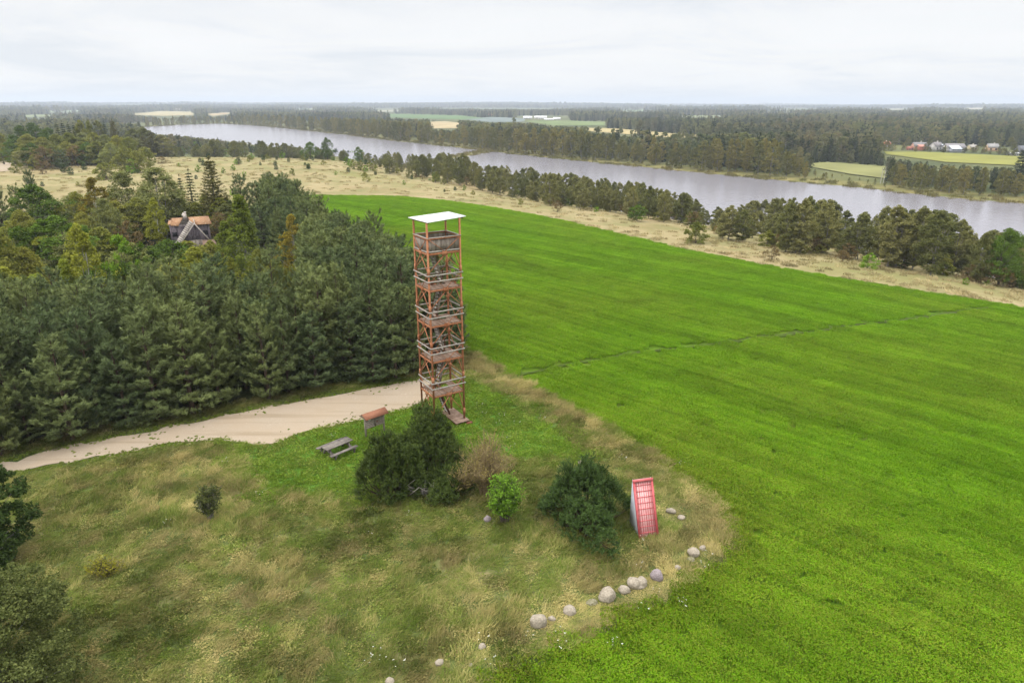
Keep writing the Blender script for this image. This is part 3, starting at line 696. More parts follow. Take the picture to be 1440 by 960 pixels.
def needles(cr, P, D, L, K, rng, wd=.30, spread=.75):
    n = len(P); L = L * rng.uniform(.75, 1.25, n)
    c = np.repeat(P, K, 0); d = np.repeat(D, K, 0); l = np.repeat(L, K)
    al = np.tile(np.linspace(-.35, .55, K), n)
    r = rng.normal(size=(n * K, 3)); r -= (r * d).sum(1, keepdims=True) * d; r /= np.linalg.norm(r, axis=1, keepdims=True)
    b = c + d * (al * l)[:, None]; tip = b + d * (l * .55)[:, None] + r * (l * spread * rng.uniform(.6, 1.1, n * K))[:, None]
    sd = np.cross(d, r); wv = sd * (l * wd * .5)[:, None]
    v = np.stack([b - wv * .6, b + wv * .6, tip + wv * .35, tip - wv * .35], 1).reshape(-1, 3)
    i = np.arange(n * K)[:, None] * 4
    cr.add(v, np.concatenate([i + [[0, 1, 2]], i + [[0, 2, 3]]]), 0)
def spruce(seed, H, Rad, leafm, bark, single=False, n=20, per=8, needle=.34, droop=.28):
    rng = np.random.default_rng(seed); cr = MB(); tk = cr if single else MB(); ti = 1 if single else 0
    tk.tube([[0, 0, -.2], [0, 0, H * .5], [0, 0, H]], [.016 * H, .009 * H, .015], 7, ti)
    P, D = [], []
    for wi in range(n):
        fh = .05 + .93 * wi / n; L = Rad * (1 - fh) ** .85 + .12; m = max(4, int(per * (1 - .4 * fh))); o = rng.uniform(0, 6)
        for k in range(m):
            a = o + k * 6.283 / m + rng.normal(0, .2); l = L * rng.uniform(.7, 1.15); dr = np.array([np.cos(a), np.sin(a), 0])
            kk = max(3, int(l / .3)); u = np.linspace(.2, 1, kk)
            q = np.array([0, 0, H * fh]) + dr * (u * l)[:, None] + np.column_stack([np.zeros(kk)] * 2 + [-droop * l * u + .14 * l * u ** 3])
            lat = rng.normal(0, .2, kk)[:, None] * np.array([-dr[1], dr[0], 0]) * (l * (1.1 - u))[:, None]
            P.append(q + lat); D.append(np.repeat((dr + [0, 0, -.12])[None], kk, 0))
    for k in range(4): P.append(np.array([[0, 0, H - .1 * k]])); D.append(np.array([[0.05, 0, 1.]]))
    P = np.concatenate(P); D = np.concatenate(D); D /= np.linalg.norm(D, axis=1, keepdims=True)
    needles(cr, P, D, needle, 8, rng, .4)
    if single: return [cr.mesh('tree', [leafm, bark])], H
    return [tk.mesh('trunk', [bark]), cr.mesh('crown', [leafm])], H
F = {}
F['pine'] = foliage('pine_needles', (.030, .050, .026), (.112, .155, .086), (.108, .122, .046), .12, .9, .6)
F['mugo'] = foliage('mountain_pine_needles', (.018, .036, .013), (.048, .080, .026), None, .12, 1.2)
F['spruce'] = foliage('spruce_needles', (.022, .036, .020), (.045, .062, .032), (.05, .05, .02), .08, .7, .3)
F['brown'] = foliage('old_conifer_needles', (.050, .050, .020), (.088, .085, .036), None, .1, .7)
F['dark'] = foliage('dark_green_leaves', (.038, .068, .013), (.078, .125, .026), (.065, .11, .018), .28, .6, .4)
F['olive'] = foliage('olive_leaves', (.074, .098, .026), (.170, .190, .056), (.165, .155, .04), .33, .5, .6)
F['willow'] = foliage('willow_leaves', (.085, .105, .045), (.20, .215, .105), (.14, .16, .06), .3, .6, .4)
F['birch'] = foliage('birch_leaves', (.100, .125, .020), (.205, .220, .048), (.17, .18, .03), .3, .6, .5)
F['gold'] = foliage('yellowing_leaves', (.115, .105, .022), (.20, .165, .035), None, .3, .6)
F['poplar'] = foliage('poplar_leaves', (.09, .130, .020), (.185, .230, .05), (.17, .185, .03), .3, .6, .4)
F['lime'] = foliage('lime_green_leaves', (.09, .165, .015), (.15, .245, .035), None, .33, .7)
F['alder'] = foliage('alder_leaves', (.070, .086, .034), (.155, .168, .080), (.145, .138, .072), .33, .5, .7)
F['rust'] = foliage('brown_twigs', (.085, .060, .035), (.14, .105, .06), (.11, .09, .04), .2, .6, .5)
F['goat'] = foliage('grey_green_leaves', (.020, .032, .010), (.115, .135, .055), None, .22, 2.2)
F['far'] = foliage('far_leaves', (.072, .086, .030), (.150, .155, .060), (.150, .130, .052), .35, .15, .9)
def var(n, fn): return [fn(k) for k in range(n)]
V = {
 'pine_tree': var(6, lambda k: pine(100 + k, 9 + k * .3, 2.05 + .16 * (k % 3), F['pine'], BARK_PINE, 14, 6, 22, .30, up=1.15)),
 'spruce_tree': var(2, lambda k: spruce(200 + k, 12, 2.1 + .3 * k, F['spruce'], BARK)),
 'old_conifer': var(1, lambda k: spruce(210 + k, 13.5, 3.3, F['brown'], BARK, False, 24, 10, .42, -.12)),
 'broadleaf_tree': var(3, lambda k: broadleaf(300 + k, 10, 4.6, .10, 'dome', 130, 75, .36, BARK, F['dark'], .28, .22)),
 'olive_tree': var(3, lambda k: broadleaf(320 + k, 10, 3.7, .06, 'dome', 125, 80, .38, BARK, F['olive'], .22, .29)),
 'willow_tree': var(3, lambda k: broadleaf(340 + k, 11, 3.8, .05, 'dome', 140, 85, .34, BARK_GREY, F['willow'], .2, .29, 3)),
 'birch_tree': var(3, lambda k: broadleaf(360 + k, 11, 2.7, .08, 'spire', 110, 80, .30, BARK_BIRCH, F['birch'], .13, .24, 1, 1.0)),
 'golden_birch': var(1, lambda k: broadleaf(370 + k, 11, 2.6, .12, 'spire', 95, 70, .30, BARK_BIRCH, F['gold'], .12, .24, 1, 1.1)),
 'poplar_tree': var(2, lambda k: broadleaf(380 + k, 12, 2.9, .05, 'cone', 130, 80, .30, BARK_GREY, F['poplar'], .15, .24, 1, 1.0)),
 'alder_tree': var(6, lambda k: broadleaf(400 + k, 13, 3.3 + .3 * (k % 3), .07, ['oval', 'dome', 'oval'][k % 3], 105, 70, .48, BARK_GREY, F['alder'], .17, .25, 1 + k % 2, .9)),
 'shrub': var(3, lambda k: broadleaf(440 + k, 3.6, 2.1, .02, 'dome', 55, 60, .26, BARK, F['dark'], .06, .26, 4)),
 'olive_shrub': var(3, lambda k: broadleaf(450 + k, 3.6, 2.2, .02, 'dome', 55, 60, .28, BARK, F['olive'], .06, .26, 4)),
 'lime_shrub': var(2, lambda k: broadleaf(460 + k, 3.2, 1.8, .02, 'dome', 45, 60, .24, BARK, F['lime'], .05, .26, 4)),
 'brown_shrub': var(2, lambda k: broadleaf(470 + k, 3.6, 2.0, .04, 'dome', 40, 36, .24, BARK, F['rust'], .06, .28, 5, .9)),
 'pale_shrub': var(2, lambda k: broadleaf(480 + k, 4.0, 2.3, .02, 'dome', 60, 60, .24, BARK_GREY, F['willow'], .06, .24, 5)),
 'pine_sapling': var(2, lambda k: pine(490 + k, 3, 1.15, F['mugo'], BARK_PINE, 9, 6, 7, .26, .04, True, 8)),
 'leafy_sapling': var(2, lambda k: broadleaf(500 + k, 2.4, 1.1, .04, 'oval', 26, 34, .26, BARK, F['lime'], .04, .3, 2, .8, True)),
 'olive_sapling': var(2, lambda k: broadleaf(510 + k, 2.4, 1.2, .02, 'dome', 26, 34, .26, BARK, F['olive'], .04, .3, 2, .8, True)),
 'far_tree': var(6, lambda k: broadleaf(520 + k, 15, 3.3 + .4 * (k % 3), .05, ['oval', 'spire', 'dome'][k % 3], 70, 30, .85, BARK_GREY, F['far'], .2, .3, 1, 1.0, True, 6, 4)),
 'far_spruce': var(2, lambda k: spruce(540 + k, 15, 2.8, F['spruce'], BARK, True, 12, 6, 1.0)),
}
def tree(kind, x, y, h, label, cat='tree', group=None, wid=None, name=None, z=None):
    vs = V[kind]; ms, H = vs[random.randrange(len(vs))]
    s = h / H; sx = s * (wid or random.uniform(.9, 1.12))
    z = z1(x, y) if z is None else z
    nm = name or kind
    if len(ms) == 1:
        o = link(nm, ms[0])
    else:
        o = link(nm, None)
        for m, n in zip(ms, ('trunk', 'crown')): link(n, m, o)
    o.location = (x, y, z - .05); o.scale = (sx, sx, s); o.rotation_euler = (0, 0, random.uniform(0, 6.283))
    return tag(o, label, cat, group)
def tree_px(kind, px, ytop, d, label, wpx=None, **kw):
    """tree d metres ahead in this pixel column, tall enough to reach ytop; wpx = crown width seen"""
    x, y = at_d(px, d); g = z1(x, y); h = max(top_z(px, ytop, d) - g, .6)
    wid = None
    if wpx:
        vs = V[kind]; cw = wpx * d * 1.03 / 960
        base = {'pine_tree': 4.6, 'spruce_tree': 4.2, 'old_conifer': 6.4, 'broadleaf_tree': 9.4, 'olive_tree': 7.2, 'willow_tree': 7.2, 'birch_tree': 5.4, 'golden_birch': 5.2, 'poplar_tree': 5.4}.get(kind, 4.4)
        wid = cw / (base * h / vs[0][1])
    return tree(kind, x, y, h, label, wid=wid, **kw)
# ------------------------------------------------------------------ lookout tower
STEEL = weathered('rust_orange_steel', (.29, .108, .048), (.42, .187, .098), 3, .8, .15, None, .2, .01, (.22, .085, .04))
STEEL_D = weathered('dark_rust_steel', (.085, .035, .02), (.17, .065, .035), 3, .75, .25)
WOOD_G = weathered('grey_weathered_planks', (.17, .14, .115), (.33, .285, .245), 4, .9, .1, (1, 1, .3), .4, .01)
WOOD_T = weathered('dull_grey_table_wood', (.10, .088, .078), (.22, .195, .17), 4, .9, .08, (1, 1, .3), .4, .01)
WOOD_RAIL = weathered('pale_grey_rails', (.27, .235, .205), (.43, .39, .35), 3, .9, .1)
WOOD_DECK = weathered('brown_deck_planks', (.16, .105, .075), (.29, .205, .155), 3, .9, .1)
WHITE = weathered('white_sheet_metal', (.60, .61, .62), (.82, .82, .82), 1.1, .5, .3, None, .05, .02, (.55, .53, .50))
def tower():
    Fp = np.array([-6.03, 48.2]); u = np.array([.845, .535]); v = np.array([-.535, .845]); A, B = 2.62, 2.22
    rt = thing('lookout_tower', 'tall rust orange steel lookout tower with wooden decks and white flat roof', 'tower', (Fp[0], Fp[1], z1(*Fp)), math.atan2(u[1], u[0]))
    z0 = z1(*Fp)
    dk = [2.68, 5.52, 8.34, 11.1, 13.82]; dk = [d - z0 for d in dk]
    C4 = [(0, 0), (A, 0), (A, B), (0, B)]; rf = {0: 16.02 - z0, 1: 16.2 - z0, 2: 16.22 - z0, 3: 16.04 - z0}
    def obj(mb, n, m, p=rt): return mb.obj(n, m, p)
    for i, (cx_, cy_) in enumerate(C4):
        mb = MB(); mb.box((cx_, cy_, (rf[i] - .3) / 2), (.115, .115, rf[i] + .3 - .08))
        mb.box((cx_, cy_, .0), (.34, .34, .06))
        for d in [0] + dk[:4]:                      # joint sleeves just above each rail
            mb.box((cx_, cy_, d + (1.32 if d else .95)), (.155, .155, .5))
        obj(mb, 'leg', STEEL)
    for li, d in enumerate(dk):
        pl = MB()                                    # deck boards with a hatch at the ladder
        hx0, hx1 = (.75, 1.9); hy0, hy1 = ((1.15, 1.95) if li % 2 == 0 else (1.15, 1.95))
        nb = 17; bw = (A - .16) / nb
        for k in range(nb):
            xx = .08 + bw * (k + .5)
            sp = [(.0, B)] if not (hx0 < xx < hx1) or li == 4 and False else [(.0, hy0), (hy1, B)]
            for a, b in sp: pl.box((xx, (a + b) / 2, d + .02), (bw - .012, b - a + .06 + random.uniform(-.03, .03), .045))
        dp = obj(pl, 'platform', WOOD_DECK)
        fr = MB()
        for a, b in ((0, 1), (1, 2), (2, 3), (3, 0)):
            pa, pb = np.array([*C4[a], d - .09]), np.array([*C4[b], d - .09]); e = (pb - pa) / np.linalg.norm(pb - pa)
            fr.bar(pa + e * .068, pb - e * .068, .07, .15)
        fr.bar((A / 2, .04, d - .1), (A / 2, B - .04, d - .1), .06, .13)
        obj(fr, 'deck_frame', STEEL, dp)
        if li < 4:
            for a, b in ((0, 1), (1, 2), (2, 3), (3, 0)):
                rl = MB(); pa, pb = np.array(C4[a]), np.array(C4[b]); e = (pb - pa) / np.linalg.norm(pb - pa); nn = np.array([e[1], -e[0]]) * .11
                for hgt in (.62, 1.08):
                    s_ = 1.02 if hgt > 1 else 1.0
                    p1 = np.array([*(pa + nn - e * .13), d + hgt]); p2 = np.array([*(pb + nn + e * .13), d + hgt + random.uniform(-.01, .01)])
                    if a % 2: p1[2] -= .006; p2[2] -= .006; p1[:2] += nn * .05; p2[:2] += nn * .05
                    rl.bar(p1, p2, .045, .095)
                obj(rl, 'railing', WOOD_RAIL, dp)
    # K-braces: from the middle of every deck beam down to the legs; above the cabin floor they go up
    for li, d in enumerate(dk):
        for a, b in ((0, 1), (1, 2), (2, 3), (3, 0)):
            pa, pb = np.array(C4[a]), np.array(C4[b]); e = (pb - pa) / np.linalg.norm(pb - pa); nn = np.array([e[1], -e[0]])
            mid = (pa + pb) / 2 + nn * .05; br = MB()
            low = (dk[li - 1] + 1.35) if li else .95
            for p in (pa, pb):
                q = p + nn * .05; sg = 1 if p is pa else -1
                br.bar([*mid, d - .2], [*(q + e * sg * .07), low], .045, .065, (*nn, 0))
                if li: br.bar([*(mid + nn * .03), dk[li - 1] + .0], [*(q + nn * .03 + e * sg * .07), dk[li - 1] + 1.12], .03, .04, (*nn, 0))
                if li == 4:
                    br.bar([*(mid + nn * .035), d + .05], [*(q + nn * .035 + e * sg * .08), d + 1.0], .035, .05, (*nn, 0))
            br.box((*(mid + nn * .025), d - .09), (.40, .40, .34) if False else (abs(e[0]) * .40 + abs(nn[0]) * .03, abs(e[1]) * .40 + abs(nn[1]) * .03, .36))
            obj(br, 'brace', STEEL)
    d = dk[4]
    for a, b in ((0, 1), (1, 2), (2, 3), (3, 0)):    # boarded cabin
        wl = MB(); pa, pb = np.array(C4[a]), np.array(C4[b]); L = np.linalg.norm(pb - pa); e = (pb - pa) / L; nn = np.array([e[1], -e[0]])
        n = int(L / .135); bw = (L - .16) / n; rot = np.column_stack([[*e, 0], [*nn, 0], [0, 0, 1]])
        for k in range(n):
            c = pa + e * (.08 + bw * (k + .5)) - nn * .01
            wl.box((*c, d + .52 + random.uniform(-.012, .012)), (bw - .014, .025, .86), rot)
        pn = obj(wl, 'cabin_wall', WOOD_G)
        rl = MB(); rl.bar([*(pa + nn * .02), d + 1.02], [*(pb + nn * .02), d + 1.02], .10, .10); obj(rl, 'top_beam', STEEL, pn)
        cp = MB(); cp.bar([*(pa - e * .06 + nn * (.02 + .003 * (a % 2))), d + 1.092 + .004 * (a % 2)], [*(pb + e * .06 + nn * (.02 + .003 * (a % 2))), d + 1.092 + .004 * (a % 2)], .15, .035); obj(cp, 'handrail', WOOD_RAIL, pn)
        sk = MB(); sk.bar([*(pa + nn * .035), d + .09], [*(pb + nn * .035), d + .09], .03, .11); obj(sk, 'skirting', WOOD_RAIL, pn)
    rb = MB()
    Lc = lambda px, py, z: (lambda q: [float((q - Fp) @ u), float((q - Fp) @ v), z - z0])(np.array(on_plane(px, py, z)))
    cs = [Lc(601, 313.4, 16.05), Lc(655.3, 304, 16.24), Lc(631, 298, 16.27), Lc(573.8, 306, 16.08)]
    rb.poly(cs, .05)
    rp = obj(rb, 'roof', WHITE)
    sm = MB()
    for k in range(1, 8):
        t = k / 8; a = np.array(cs[0]) * (1 - t) + np.array(cs[1]) * t; b = np.array(cs[3]) * (1 - t) + np.array(cs[2]) * t
        sm.bar(a + (b - a) * .01 + [0, 0, .036], b - (b - a) * .01 + [0, 0, .036], .025, .025)
    obj(sm, 'seam', WHITE, rp)
    pf = MB()
    for t in (.06, .5, .94):
        a = np.array(cs[0]) * (1 - t) + np.array(cs[1]) * t; b = np.array(cs[3]) * (1 - t) + np.array(cs[2]) * t
        pf.bar(a + (b - a) * .04 - [0, 0, .085], b - (b - a) * .04 - [0, 0, .085], .06, .11)
    obj(pf, 'rafter', STEEL_D, rp)
    bn = MB(); bn.box((A * .62, B - .28, d + .46), (.7, .28, .05)); bn.box((A * .62 - .28, B - .28, d + .24), (.05, .22, .39)); bn.box((A * .62 + .28, B - .28, d + .24), (.05, .22, .39)); obj(bn, 'bench', WOOD_RAIL)
    # ladders, alternating direction from deck to deck
    lv = [.25] + dk
    for k in range(5):
        zb, zt = lv[k] + .045, lv[k + 1] + .05
        if k == 0: xa, xb = 1.95, .95
        elif k % 2: xa, xb = 1.05, 1.72
        else: xa, xb = 1.75, .95
        y0, y1 = 1.22, 1.88
        ld = MB()
        for yy in (y0, y1): ld.bar((xa, yy, zb), (xb, yy, zt), .05, .15)
        st = 10
        tr = MB()
        for s in range(1, st):
            t = s / st; tr.box((xa + (xb - xa) * t, (y0 + y1) / 2, zb + (zt - zb) * t), (.20, y1 - y0 - .054, .035))
        lo = obj(ld, 'ladder', STEEL_D if k == 0 else WOOD_G); obj(tr, 'tread', WOOD_RAIL, lo)
        hr = MB()
        for yy in (y0 - .04, y1 + .04):
            hr.bar((xa + .02, yy, zb + .75), (xb + .02, yy, zt + .75), .035, .035)
            for t in (.12, .6): hr.bar((xa + (xb - xa) * t, yy + .0, zb + (zt - zb) * t), (xa + (xb - xa) * t + .02, yy, zb + (zt - zb) * t + .75), .03, .03)
        obj(hr, 'handrail', STEEL_D, lo)
    # entrance deck at ground level along the right hand side
    ed = MB()
    for k in range(22):
        yy = -.55 + (B + .62) * (k + .5) / 22; ed.box((A - .42, yy, .26), (1.22, (B + .62) / 22 - .012, .05))
    e0 = obj(ed, 'entrance_deck', WOOD_DECK); es = MB()
    for xx in (A - .9, A + .06): es.bar((xx, -.5, .13), (xx, B, .13), .10, .18)
    es.box((A + .1, -.62, .1), (.5, .26, .1)); obj(es, 'joist', STEEL_D, e0)
tower()
# ------------------------------------------------------------------ picnic table, notice board, red wedge, stones
def picnic_table():
    a = np.array(h1(451.9, 628.2)); x, y = -13.1, 45.75
    x, y = [float(q) for q in np.mean([on_plane(451.9, 628.2, .75), on_plane(488.3, 613.6, .75), on_plane(494.6, 616.8, .75), on_plane(458.6, 631.9, .75)], 0)]
    p0 = np.array(on_plane(455.2, 630, .75)); p1 = np.array(on_plane(491.4, 615.2, .75)); rz = math.atan2(*(p1 - p0)[::-1]); L = float(np.linalg.norm(p1 - p0))
    t = thing('picnic_table', 'grey weathered wooden picnic table with two benches on the mown grass', 'picnic table', (x, y, z1(x, y)), rz)
    mb = MB()
    for k in range(5): mb.box((random.uniform(-.02, .02), -.34 + .17 * k, .74), (L, .155, .055))
    for s in (-1, 1): mb.box((s * L * .36, 0, .69), (.1, .78, .06))
    mb.obj('tabletop', WOOD_T, t)
    for s in (-1, 1):
        b = MB()
        for k in range(2): b.box((random.uniform(-.03, .03), s * (.80 + .14 * k), .44), (L + .08, .13, .055))
        for q in (-1, 1): b.box((q * L * .36, s * .87, .385), (.1, .3, .05))
        b.obj('bench', WOOD_T, t)
        f = MB()
        for q in (-1, 1):
            f.bar((s * L * .36, q * .24, .655), (s * L * .36, q * .62, -.1), .12, .12, (1, 0, 0))
        f.bar((s * L * .36 + .11, -1.0, .31), (s * L * .36 + .11, 1.0, .31), .06, .12)
        f.box((s * L * .36, 0, .60), (.11, .5, .10))
        for q in (-1, 1): f.bar((s * L * .36 + .03, q * .9, .36), (s * L * .36 + .03, q * .9, -.05), .10, .10, (1, 0, 0))
        f.obj('leg', WOOD_T, t)
picnic_table()
def notice_board():
    a = np.array(h1(514.9, 614.7)); b = np.array(h1(540.4, 605.8)); c = (a + b) / 2; d = b - a; L = float(np.linalg.norm(d))
    t = thing('notice_board', 'grey plank notice board under a small rust red roof beside the road', 'notice board', (c[0], c[1], z1(*c)), math.atan2(d[1], d[0]))
    for s in (-1, 1):
        mb = MB(); mb.box((s * L / 2, 0, .83), (.11, .11, 2.06)); mb.obj('post', WOOD_G, t)
    pn = MB()
    for k in range(7): pn.box((0, -.075, .78 + .145 * k), (L - .02 + .05 * (k % 2), .03, .135))
    pn.box((0, -.1, 1.2), (.08, .03, 1.0))
    po = pn.obj('panel', WOOD_G, t)
    pp = MB(); pp.box((-L * .27, -.099, 1.50), (.24, .012, .34)); pm, nt = new_mat('paper'); out(nt, bsdf(nt, (.72, .72, .72), .6).outputs[0]); n_ = pp.obj('notice_sheet', pm, t)
    gm, nt = new_mat('pale_print'); out(nt, bsdf(nt, (.45, .46, .50), .7).outputs[0])
    g = MB(); g.box((-L * .24, -.107, 1.52), (.07, .004, .12)); g.box((-L * .30, -.107, 1.58), (.08, .004, .03)); g.obj('print', gm, n_)
    dm = MB(); dm.box((L * .12, -.093, 1.06), (.16, .006, .12)); dm.obj('dark_plate', STEEL_D, t)
    ROOF_M = weathered('rust_red_roof_sheet', (.17, .065, .036), (.27, .115, .062), 5, .7, .3, (1, 6, 6))
    rf = MB(); W = L / 2 + .2
    rf.poly([(-W, -.52, 1.66), (W, -.52, 1.66), (W, .0, 1.98), (-W, .0, 1.98)], .03); rf.poly([(-W, .45, 1.68), (W, .45, 1.68), (W, .012, 1.983), (-W, .012, 1.983)], .03)
    ro = rf.obj('roof', ROOF_M, t)
    for s in (-1, 1):
        e = MB(); e.poly([(s * (W - .06), -.40, 1.68), (s * (W - .06), .36, 1.68), (s * (W - .06), .0, 1.93)], .03); e.obj('gable_board', WOOD_DECK, ro)
notice_board()
RED = weathered('faded_red_paint', (.40, .062, .068), (.54, .13, .135), 2.5, .55, .3, None, .1)
PANEL_W = weathered('pink_white_panel', (.58, .25, .25), (.70, .42, .41), 3.5, .5, .35, None, .1)
PANEL_B = weathered('blue_white_boards', (.46, .49, .56), (.66, .68, .74), 2, .6, .3, None, .1)
def red_wedge():
    a = np.array(h1(898.5, 757.5)); b = np.array(h1(926, 754.5)); d = b - a; W = float(np.linalg.norm(d)); c = (a + b) / 2
    t = thing('wedge_marker', 'steep red wedge with a pink white grid face and pale side standing on the headland', 'wedge sculpture', (c[0], c[1], z1(*c) - .02), math.atan2(d[1], d[0]) + .06)
    Hh, dp = 3.12, 1.55; w2 = W / 2 - .04
    s = MB(); F0 = np.array([0, 0.]);
    def P(x, f, off=0.):                              # point on the sloping face
        n = np.array([0, -Hh, dp]) / math.hypot(Hh, dp); n = np.array([0, -Hh, dp]) / math.hypot(Hh, dp)
        return np.array([x, dp * .92 * f, Hh * f]) + n * off
    for sx in (-1, 1):
        m = MB(); m.poly([(sx * w2, .02, -.1), (sx * w2, dp, -.1), (sx * w2, dp, Hh - .02), (sx * w2, dp * .92, Hh - .02)], .04, (1, 0, 0)); m.obj('side_panel', PANEL_B, t)
    m = MB(); m.box((0, dp + .0, Hh / 2 - .05), (2 * w2 - .05, .04, Hh)); m.obj('back_panel', PANEL_B, t)
    m = MB(); m.poly([P(-w2, -.03), P(w2, -.03), P(w2, .99), P(-w2, .99)], .03); fo = m.obj('face_panel', PANEL_W, t)
    g = MB(); nrm = P(0, 0, 1) - P(0, 0)
    for k in range(1, 10): g.bar(P(-w2 + .06, k / 10, .03), P(w2 - .06, k / 10, .03), .035, .028, nrm)
    for k in range(1, 8): g.bar(P(-w2 + 2 * w2 * k / 8, 0, .022), P(-w2 + 2 * w2 * k / 8, .96, .022), .022 if k % 2 else .034, .02, nrm)
    g.obj('grid', RED, fo)
    f = MB()
    for sx in (-1, 1): f.bar(P(sx * (w2 + .0), -.03, .035), P(sx * (w2 + .0), 1.0, .035), .12, .12, nrm)
    f.bar(P(-w2 - .07, .985, .06), P(w2 + .07, .985, .06), .16, .14, nrm)
    f.bar(P(-w2, .0, .04), P(w2, .0, .04), .10, .08, nrm)
    f.obj('frame', RED, t)
red_wedge()
def stones():
    SM = [weathered('pale_granite', (.24, .205, .155), (.44, .385, .31), 5, .9, .2, None, .5, .03, (.20, .17, .15)), weathered('purple_granite', (.18, .145, .15), (.34, .29, .295), 5, .9, .2, None, .5, .03, (.40, .37, .36)), weathered('mossy_granite', (.13, .125, .06), (.33, .29, .23), 3, .95, .1, None, .5, .03)]
    L = [(757, 881, 23, 1.0, 0, 'large rounded pale boulder at the left end of the stone row'), (776, 872, 11, .8, 0, 'small pale stone just right of the left end boulder'), (801, 862, 18, .75, 0, 'low mid sized pale stone second group from the left of the row'),
         (832, 850, 17, .55, 2, 'mossy sunken stone left of the largest upright boulder'), (854, 843, 25, .95, 0, 'largest egg shaped pale boulder in the stone row'), (878, 833, 16, .75, 0, 'smallish pale stone between the two largest boulders'),
         (898, 826, 27, .75, 0, 'broad pale double humped boulder in the middle of the row'), (924, 815, 18, 1.05, 1, 'purple grey rounded boulder right of the broad pale boulder'), (953, 800, 9, .8, 0, 'little pale stone between purple boulder and right end pair'),
         (976, 781, 17, .8, 0, 'pale boulder of the right end pair in the row'), (988, 773, 10, .9, 0, 'smaller stone at the right end of the row'), (972, 788, 11, .5, 2, 'half buried brownish stone under the right end pair'),
         (944, 721, 13, .7, 0, 'grey stone in the grass right of the red wedge'), (958, 729, 10, .6, 0, 'flat pale stone just right of the red wedge'), (817, 652, 10, .7, 0, 'lone stone behind the round dark pine bush'),
         (686, 732, 10, .9, 1, 'grey stone at the foot of the bright green bush'), (678, 911, 11, .7, 0, 'sunken pale stone in long grass near the bottom edge'), (618, 934, 12, .7, 0, 'whitish stone in long grass near the bottom edge'), (548, 960, 12, .8, 0, 'stone cut by the bottom edge of the picture'), (662, 936, 7, .6, 2, 'tiny dull stone between the two bottom edge stones')]
    for k, (px, py, wpx, asp, mi, lb) in enumerate(L):
        x, y = h1(px, py); z = z1(x, y); rg = math.hypot(math.hypot(x, y), CAMZ - z); r = wpx * rg / 960 / 2 * .92
        import bmesh
        bm = bmesh.new(); bmesh.ops.create_icosphere(bm, subdivisions=4, radius=1)
        co = np.array([v.co for v in bm.verts]); s = k * 7.3
        n1 = sum((fbm(co[:, (i) % 3] + s + 20, co[:, (i + 1) % 3] + s * 1.7 + 20, .9, 3, k + i) - .5) for i in range(3)) * .34
        n2 = sum((fbm(co[:, (i) % 3] + s + 20, co[:, (i + 1) % 3] + 20, .22, 2, k + i + 5) - .5) for i in range(3)) * .05
        co = co * (1 + n1 + n2)[:, None]
        if 'double' in lb: co *= (1 - .28 * np.exp(-((co[:, 0] - .1) / .28) ** 2) * (co[:, 2] > 0))[:, None]
        co[:, 2] = np.maximum(co[:, 2], -.6)
        for v, c in zip(bm.verts, co): v.co = c
        for f in bm.faces: f.smooth = True
        me = bpy.data.meshes.new('boulder'); bm.to_mesh(me); bm.free(); me.materials.append(SM[mi])
        o = link('boulder' if wpx > 14 else 'stone', me); o.location = (x, y + r * .3, z + r * asp * .42); o.scale = (r * 1.05, r * random.uniform(.8, 1.0), r * asp * 1.05); o.rotation_euler = (0, 0, random.uniform(-.5, .5))
        tag(o, lb, 'boulder' if wpx > 14 else 'stone', 'stones along the headland')
stones()
# ------------------------------------------------------------------ foreground bushes
def mugo(seed, H, Rad, n, mat=None, up=.85, needle=.20, sq=1.0):
    """mountain pine: many upswept shoots over a dome"""
    rng = np.random.default_rng(seed); cr = MB(); tk = MB(); P, D = [], []
    for k in range(n):
        th = rng.uniform(0, 6.283); t = rng.uniform(0, 1); rr = Rad * math.sqrt(rng.uniform(.0, 1)); lob = 1 + .6 * (vnoise(np.array([th * 1.6]), np.array([seed * 1.]), seed)[0] - .5) * 2
        hz = H * (1 - (rr / Rad) ** 2.3 * .78) * (.62 + .72 * vnoise(np.array([rr * math.cos(th) * 1.5 + 9]), np.array([rr * math.sin(th) * 1.5 + 9]), seed)[0]) 
        hz *= rng.uniform(.55, 1.0) ** .6
        e = np.array([rr * lob * math.cos(th), rr * lob * math.sin(th), max(hz, .15)])
        dr = np.array([e[0] / Rad * .8, e[1] / Rad * .8, up]); dr /= np.linalg.norm(dr)
        for j in range(4):
            P.append(e - dr * j * needle * .75 + rng.normal(0, .05, 3)); D.append(dr + rng.normal(0, .13, 3))
        for j in range(5):
            P.append(e + rng.normal(0, .17, 3) * [1, 1, .7] - dr * .2); D.append(dr + rng.normal(0, .3, 3))
        if k % 9 == 0:
            tk.tube([[e[0] * .1, e[1] * .1, -.1], [e[0] * .7, e[1] * .7, e[2] * .35], e - dr * .3], [.06, .035, .012], 5, 0, False)
    D = np.array(D); D /= np.linalg.norm(D, axis=1, keepdims=True)
    needles(cr, np.array(P), D, needle, 9, rng, .24, .65)
    return tk.mesh('trunk', [BARK_PINE]), cr.mesh('crown', [mat or F['mugo']])
def place(ms, name, x, y, label, cat, names=('trunk', 'crown'), rz=0., sc=(1, 1, 1), group=None):
    o = thing(name, label, cat, (x, y, z1(x, y) - .03), rz, group); o.scale = sc
    for m, n in zip(ms, names):
        if m: link(n, m, o)
    return o
x, y = h1(822, 752); place(mugo(1, 4.1, 2.75, 620), 'mountain_pine', x, y + 1.2, 'big round dark mountain pine bush left of the red wedge', 'bush')
MUGO_B = foliage('upright_pine_needles', (.026, .046, .014), (.066, .092, .026), None, .12, 1.2)
